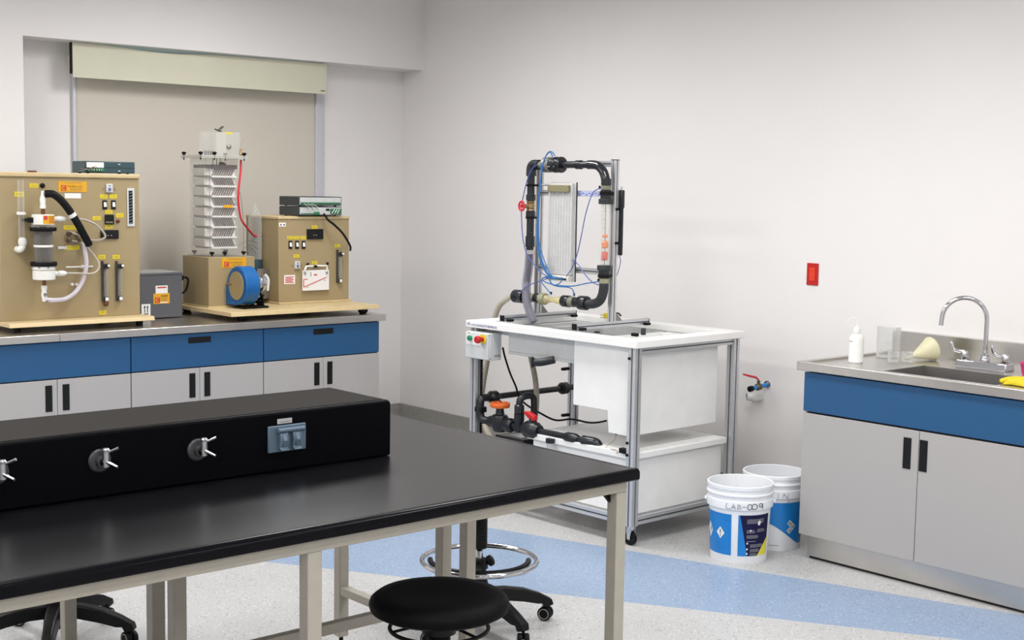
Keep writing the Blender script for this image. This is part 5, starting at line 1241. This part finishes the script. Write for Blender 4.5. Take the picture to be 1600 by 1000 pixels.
# top run
seg('clear_union', pt(vL-.05, zT), pt(vq(851, 257), zT), .018, 'acrylic_olive')
def disc(v0, v1, r, mm='pvc_dark', name='flange', par=None): return MB().lathe([(r-.006, 0), (r, .006), (r, abs(v1-v0)-.006), (r-.006, abs(v1-v0))], pt(max(v0, v1), zT), (0, -1, 0), 28).obj(name, M[mm], par or t4)
f1 = disc(vq(851, 257), vq(862, 257), .041, 'bolt_grey', 'orifice_carrier'); disc(vq(852, 257), vq(866.5, 257), .036, 'pvc_dark')
f2 = disc(vq(866, 257), vq(872, 257), .042); disc(vq(873, 257), vq(879.5, 257), .042)
for k in range(6):
    a = 2*PI*k/6+.3; c0 = pt(vq(865, 257), zT)+Vector((.033*math.cos(a), 0, .033*math.sin(a)))
    MB().cyl(c0+Vector((0, .012, 0)), c0+Vector((0, -.055, 0)), .0045, n=8).obj('flange_bolt', M['zinc'], f2)
seg('top_pipe', pt(vq(878, 257), zT), pt(vq(925, 257), zT), .0185, 'pvc_gloss')
disc(vq(900, 257), vq(910, 257), .0235, 'pvc_dark', 'pipe_clip')
vb = vq(924, 257)
MB().tube(sm([pt(vb+.02, zT), pt(vb-.015, zT), pt(vR+.055, zT-.008), pt(vR+.022, zT-.036), pt(vR+.005, zT-.075), pt(vR, zT-.11), pt(vR, zT-.13)], 8), .0235, 20).obj('top_bend', M['pvc_gloss'], t4)
# right riser
def ring(y0, y1, r, mm, name): return MB().lathe([(r-.003, 0), (r, .003), (r, zq(946, y0)-zq(946, y1)-.003), (r-.003, zq(946, y0)-zq(946, y1))], pt(vR, zq(946, y1)), n=22).obj(name, M[mm], t4)
ring(279, 290, .0265, 'pvc_dark', 'coupling'); ring(290, 297, .0262, 'acrylic_olive', 'tapping_ring')
ring(297, 312, .0285, 'pvc_dark', 'coupling'); ring(310.5, 319, .037, 'pvc_soft', 'union_nut')
z_ = zq(946, 302); MB().lathe([(.0285, -.009), (.033, -.009), (.033, .009), (.0285, .009)], pt(vR, z_), n=20, close=True).box(U+.02, UP_-.012, vR-.012, vR+.012, z_-.007, z_+.007).obj('pipe_clip', M['rubber_black'], t4)
z0_, z1_ = zq(946, 416), zq(946, 318)
rt = MB().lathe([(.0215, z0_), (.024, z1_), (.0215, z1_), (.019, z0_)], (U, vR, 0), n=24, close=True).obj('rotameter_tube', M['acrylic'], t4)
b = MB()
for k in range(13):
    z = z0_+.03+(z1_-z0_-.07)*k/12
    for i in range(4):
        a0, a1 = -PI*.98+.10*i, -PI*.98+.10*(i+1)
        if k % 2 and i > 1: continue
        b.add([(U+.0246*math.cos(a0), vR+.0246*math.sin(a0), z), (U+.0246*math.cos(a1), vR+.0246*math.sin(a1), z), (U+.0246*math.cos(a1), vR+.0246*math.sin(a1), z+.0016), (U+.0246*math.cos(a0), vR+.0246*math.sin(a0), z+.0016)], [(0, 1, 2, 3)])
b.obj('tube_scale', M['print_black'], rt)['kind'] = 'stuff'
MB().lathe([(.010, 0), (.014, .004), (.012, .014), (.006, .018)], pt(vR, zq(946, 371.5)), n=16).obj('indicator', M['float_orange'], rt)
MB().lathe([(.013, 0), (.018, .006), (.018, .028), (.010, .038)], pt(vR, zq(946, 388)), n=16).obj('float_cap', M['float_orange'], rt)
MB().lathe([(.012, 0), (.017, .006), (.017, .040), (.014, .044)], pt(vR, zq(946, 407)), n=16).obj('float', M['float_red'], rt)
MB().cyl(pt(vR, z0_), pt(vR, z1_), .0018, n=8).obj('guide_rod', M['bolt_grey'], rt)
ring(414.5, 422.5, .037, 'pvc_soft', 'union_nut'); ring(421, 435, .0285, 'pvc_dark', 'coupling'); ring(435, 443.5, .0262, 'acrylic_olive', 'tapping_ring')
z_ = zq(946, 431.5); MB().lathe([(.0285, -.008), (.033, -.008), (.033, .008), (.0285, .008)], pt(vR, z_), n=20, close=True).box(U+.02, UP_-.012, vR-.012, vR+.012, z_-.006, z_+.006).obj('pipe_clip', M['rubber_black'], t4)
# lower bend and return run
MB().tube(sm([pt(vR, zq(946, 443)), pt(vR, zB+.09), pt(vR+.008, zB+.052), pt(vR+.03, zB+.018), pt(vR+.075, zB), pt(vq(912, 472), zB-.001), pt(vq(908, 474), zB-.001)], 8), .0245, 20).obj('bottom_bend', M['pvc_soft'], t4)
def run(x0, x1, r, mm, name):
    v0, v1 = vq(x0, 468), vq(x1, 468); l = v0-v1
    return MB().lathe([(r-.003, 0), (r, .004), (r, l-.004), (r-.003, l)], pt(v0, zB), (0, -1, 0), 22).obj(name, M[mm], t4)
run(906, 918, .037, 'pvc_dark', 'union_nut'); run(897, 908, .026, 'pvc_dark', 'coupling'); run(890, 898, .028, 'acrylic_olive', 'tapping_ring'); run(879.5, 891, .031, 'pvc_dark', 'coupling')
v0, v1 = vq(847, 468), vq(881, 468); l = v0-v1
MB().lathe([(.030, 0), (.030, .020), (.024, .026), (.014, l*.5), (.016, l*.62), (.024, l*.9), (.026, l)], pt(v0, zB), (0, -1, 0), 24).obj('venturi', M['acrylic_yellow'], t4)
run(844.5, 853, .032, 'acrylic_olive', 'tapping_ring'); run(836, 846, .027, 'pvc_dark', 'coupling'); run(828, 837, .025, 'acrylic_olive', 'tapping_ring'); run(817, 829, .026, 'pvc_dark', 'coupling'); un = run(804, 819, .036, 'pvc_dark', 'union_nut')
q = sm([pt(vq(806, 466), zB), pt(vq(800, 466), zB-.002), Q(791, 468, .30), Q(781, 477, .30), Q(775, 490, .30), Q(771.5, 505, .30), Q(767, 530, .29), Q(761, 565, .28), Q(755, 600, .28), Q(752, 628, .27), Q(754, 655, .25), Q(763, 677, .22), Q(773, 694, .18)], 7)
kq = next(i for i in range(len(q)) if q[i].z < -.01)
MB().tube(q[:kq]+[q[kq]+(q[kq-1]-q[kq])*.2], .0155, 12).obj('return_hose', M['hose_beige'], t4)
MB().tube([v_+Vector((0, 0, TT-.002)) for v_ in q[kq:]], .0155, 12).obj('beige_hose', M['hose_beige'], t3)
# manometer board
ub = .335
a, c = Q(861, 284.5, ub), Q(897.5, 441, ub)
bk = MB().box(ub, ub+.006, c.y, a.y+.002, c.z+.001, a.z).obj('backing_board', M['grid_white'], t4, bevel=.001)
MB().box(ub-.0012, ub+.0072, c.y-.003, c.y-.0002, c.z+.001, a.z).obj('board_edge', M['logger_charcoal'], bk)
a2, c2 = Q(857, 286, ub-.022), Q(890.5, 430, ub-.022)
mb_ = MB().box(ub-.020, ub-.0, c2.y, a2.y, c2.z, a2.z).obj('manometer_board', M['grid_white'], t4, bevel=.001)
ue = ub-.020; b = MB(); nrow = 46; H_ = a2.z-c2.z; zt_ = a2.z-.050; zb2 = c2.z+.010
for k in range(nrow): z = zb2+(zt_-zb2)*k/(nrow-1); b.box(ue-.0005, ue, c2.y+.004, a2.y-.004, z-.0009, z+.0009)
o = b.obj('scale_lines', M['grid_line'], mb_); o['kind'] = 'stuff'
for k in range(8):
    v = c2.y+.016+(a2.y-c2.y-.032)*k/7; MB().cyl((ue-.0015, v, zb2), (ue-.0015, v, zt_+.01), .0017, n=8).obj('manometer_tube', M['tube_grey'], mb_)
MB().box(ue-.016, ue, c2.y+.010, a2.y-.006, a2.z-.046, a2.z-.010).obj('top_manifold', M['olive_block'], mb_, bevel=.002)
bm_ = MB().box(ub-.034, ub-.001, c2.y+.002, a2.y-.012, c2.z-.034, c2.z-.004).obj('bottom_manifold', M['nylon_white'], mb_, bevel=.002)
for k in range(8):
    v = c2.y+.018+(a2.y-c2.y-.042)*k/7; MB().lathe([(.0045, 0), (.0045, .014)], (ub-.034, v, c2.z-.022), (-1, 0, 0), 8).obj('hose_barb', M['rubber_black'], bm_)
for px, py in ((867, 302), (884, 302), (866, 421), (883, 422)): MB().lathe([(.003, 0), (.0025, .002)], Q(px, py, ue), (-1, 0, 0), 8).obj('board_screw', M['bolt_grey'], mb_)
a = Q(852, 289, ue); MB().tube([Q(857.5, 289, ue+.01), Q(852, 289, ue+.008), Q(846, 288.5, ue+.006)], [.006, .0045, .004], 8).obj('bleed_valve', M['zinc'], mb_)
# blue tubing
def blue(pts, r=.0032, mm='tube_blue', us=None):
    us = us or [.27]*len(pts)
    MB().tube(sm([Q(x, y, u) for (x, y), u in zip(pts, us)], 6), r, 8).obj('blue_tube', M[mm], t4)
blue([(867, 243), (862, 237), (857, 238), (852, 246), (847, 262), (844.5, 285), (842, 320), (840.5, 350), (841, 380), (846, 404), (854, 424), (861, 433)])
blue([(863.5, 245), (860, 238), (855, 241), (850, 251), (846.5, 270), (843, 295), (840.5, 330), (839, 365), (840.5, 390), (847, 415), (858, 433)])
blue([(840, 257), (833, 262), (826, 275), (819, 300), (815, 325), (815.5, 355), (818, 378), (823, 396), (832, 410), (845, 425), (856, 432.5)], .0028, 'tube_blue_pale')
blue([(846, 255), (845, 285), (842.5, 315), (841.5, 345), (842, 375), (848, 400), (858, 425), (864, 433)], .0030)
blue([(843, 300), (841, 340), (840, 372), (843, 398), (850, 420), (861, 432)], .0045)
blue([(939, 294.5), (931, 297), (924, 306), (915, 335), (908, 370), (901, 400), (893, 420), (885, 432)], .0026, 'tube_blue_pale')
blue([(937, 446), (926, 441), (915, 430), (904, 414), (896, 407), (893, 403)], .0026, 'tube_blue_pale', [.30, .29, .28, .30, .33, .34])
blue([(935, 440), (915, 443), (895, 447), (872, 446), (855, 442), (847, 437), (851, 433), (859, 432.5)], .0030)
blue([(897, 461), (895, 453), (888, 449), (872, 447.5), (862, 444), (859, 437), (862, 433)], .0030)
blue([(861, 460), (855, 452), (849, 445), (846, 438), (850, 434), (857, 432.5)], .0028)
blue([(879, 434), (876, 441), (868, 445.5), (862, 443), (859.5, 438)], .0028)
blue([(812, 457), (824, 447), (838, 441), (850, 437), (858, 434)], .0026, 'tube_blue_pale')
for k in range(5): blue([(856+3.5*k, 433.2), (859+3.8*k, 435), (863+3.8*k, 434.6), (866+3.4*k, 435.2)], .0034)
for px, py in ((861, 460.5), (897, 462.5), (937, 295), (935, 440)): MB().lathe([(.005, 0), (.006, .010), (.004, .016)], Q(px, py, .285), n=8).obj('tapping_nipple', M['rubber_black'], t4)
# hand pump clipped to the right post
up_ = .40; hv = Q(970, 350, up_).y
zz4 = lambda py: Q(970, py, up_).z
hp = MB().lathe([(.0105, zz4(399)), (.0125, zz4(397)), (.0125, zz4(326)), (.0165, zz4(324)), (.0165, zz4(298.5)), (.0145, zz4(297))], (up_, hv, 0), n=20).obj('hand_pump', M['pvc_black'], t4)
MB().lathe([(.005, zz4(297)), (.006, zz4(294)), (.004, zz4(291))], (up_, hv, 0), n=10).obj('pump_nipple', M['zinc'], hp)
MB().lathe([(.003, zz4(404)), (.005, zz4(402)), (.005, zz4(399))], (up_, hv, 0), n=10).obj('pump_outlet', M['zinc'], hp)
for py in (327, 380): z_ = zz4(py); MB().box(min(UP_, up_)-.005, up_+.005, min(hv, V1-.012)-.0, V1-.012, z_-.006, z_+.006).obj('pump_clip', M['rubber_black'], hp)
blue([(969.5, 404), (969, 412), (966, 424), (963, 432)], .0020, 'tube_blue_pale', [.40]*4)
# small yellow and black bits by the right post
a = F.on(947, 497, 2, .002); MB().box(a.x-.012, a.x+.012, a.y-.010, a.y+.010, .0008, .030).obj('yellow_plug', M['yellow_plastic'], t4, bevel=.004)
for k in range(2): MB().cyl((a.x-.012, a.y+.002, .009+.012*k), (a.x-.030, a.y+.016, .005+.012*k), .0025, n=8).obj('plug_pin', M['brass'], t4)
MB().tube(sm([F.on(963, 489, 0, .41), F.on(967, 490, 0, .42), F.on(970.5, 494, 0, .43)], 5), .004, 8).obj('clamp_lever', M['rubber_black'], t4)
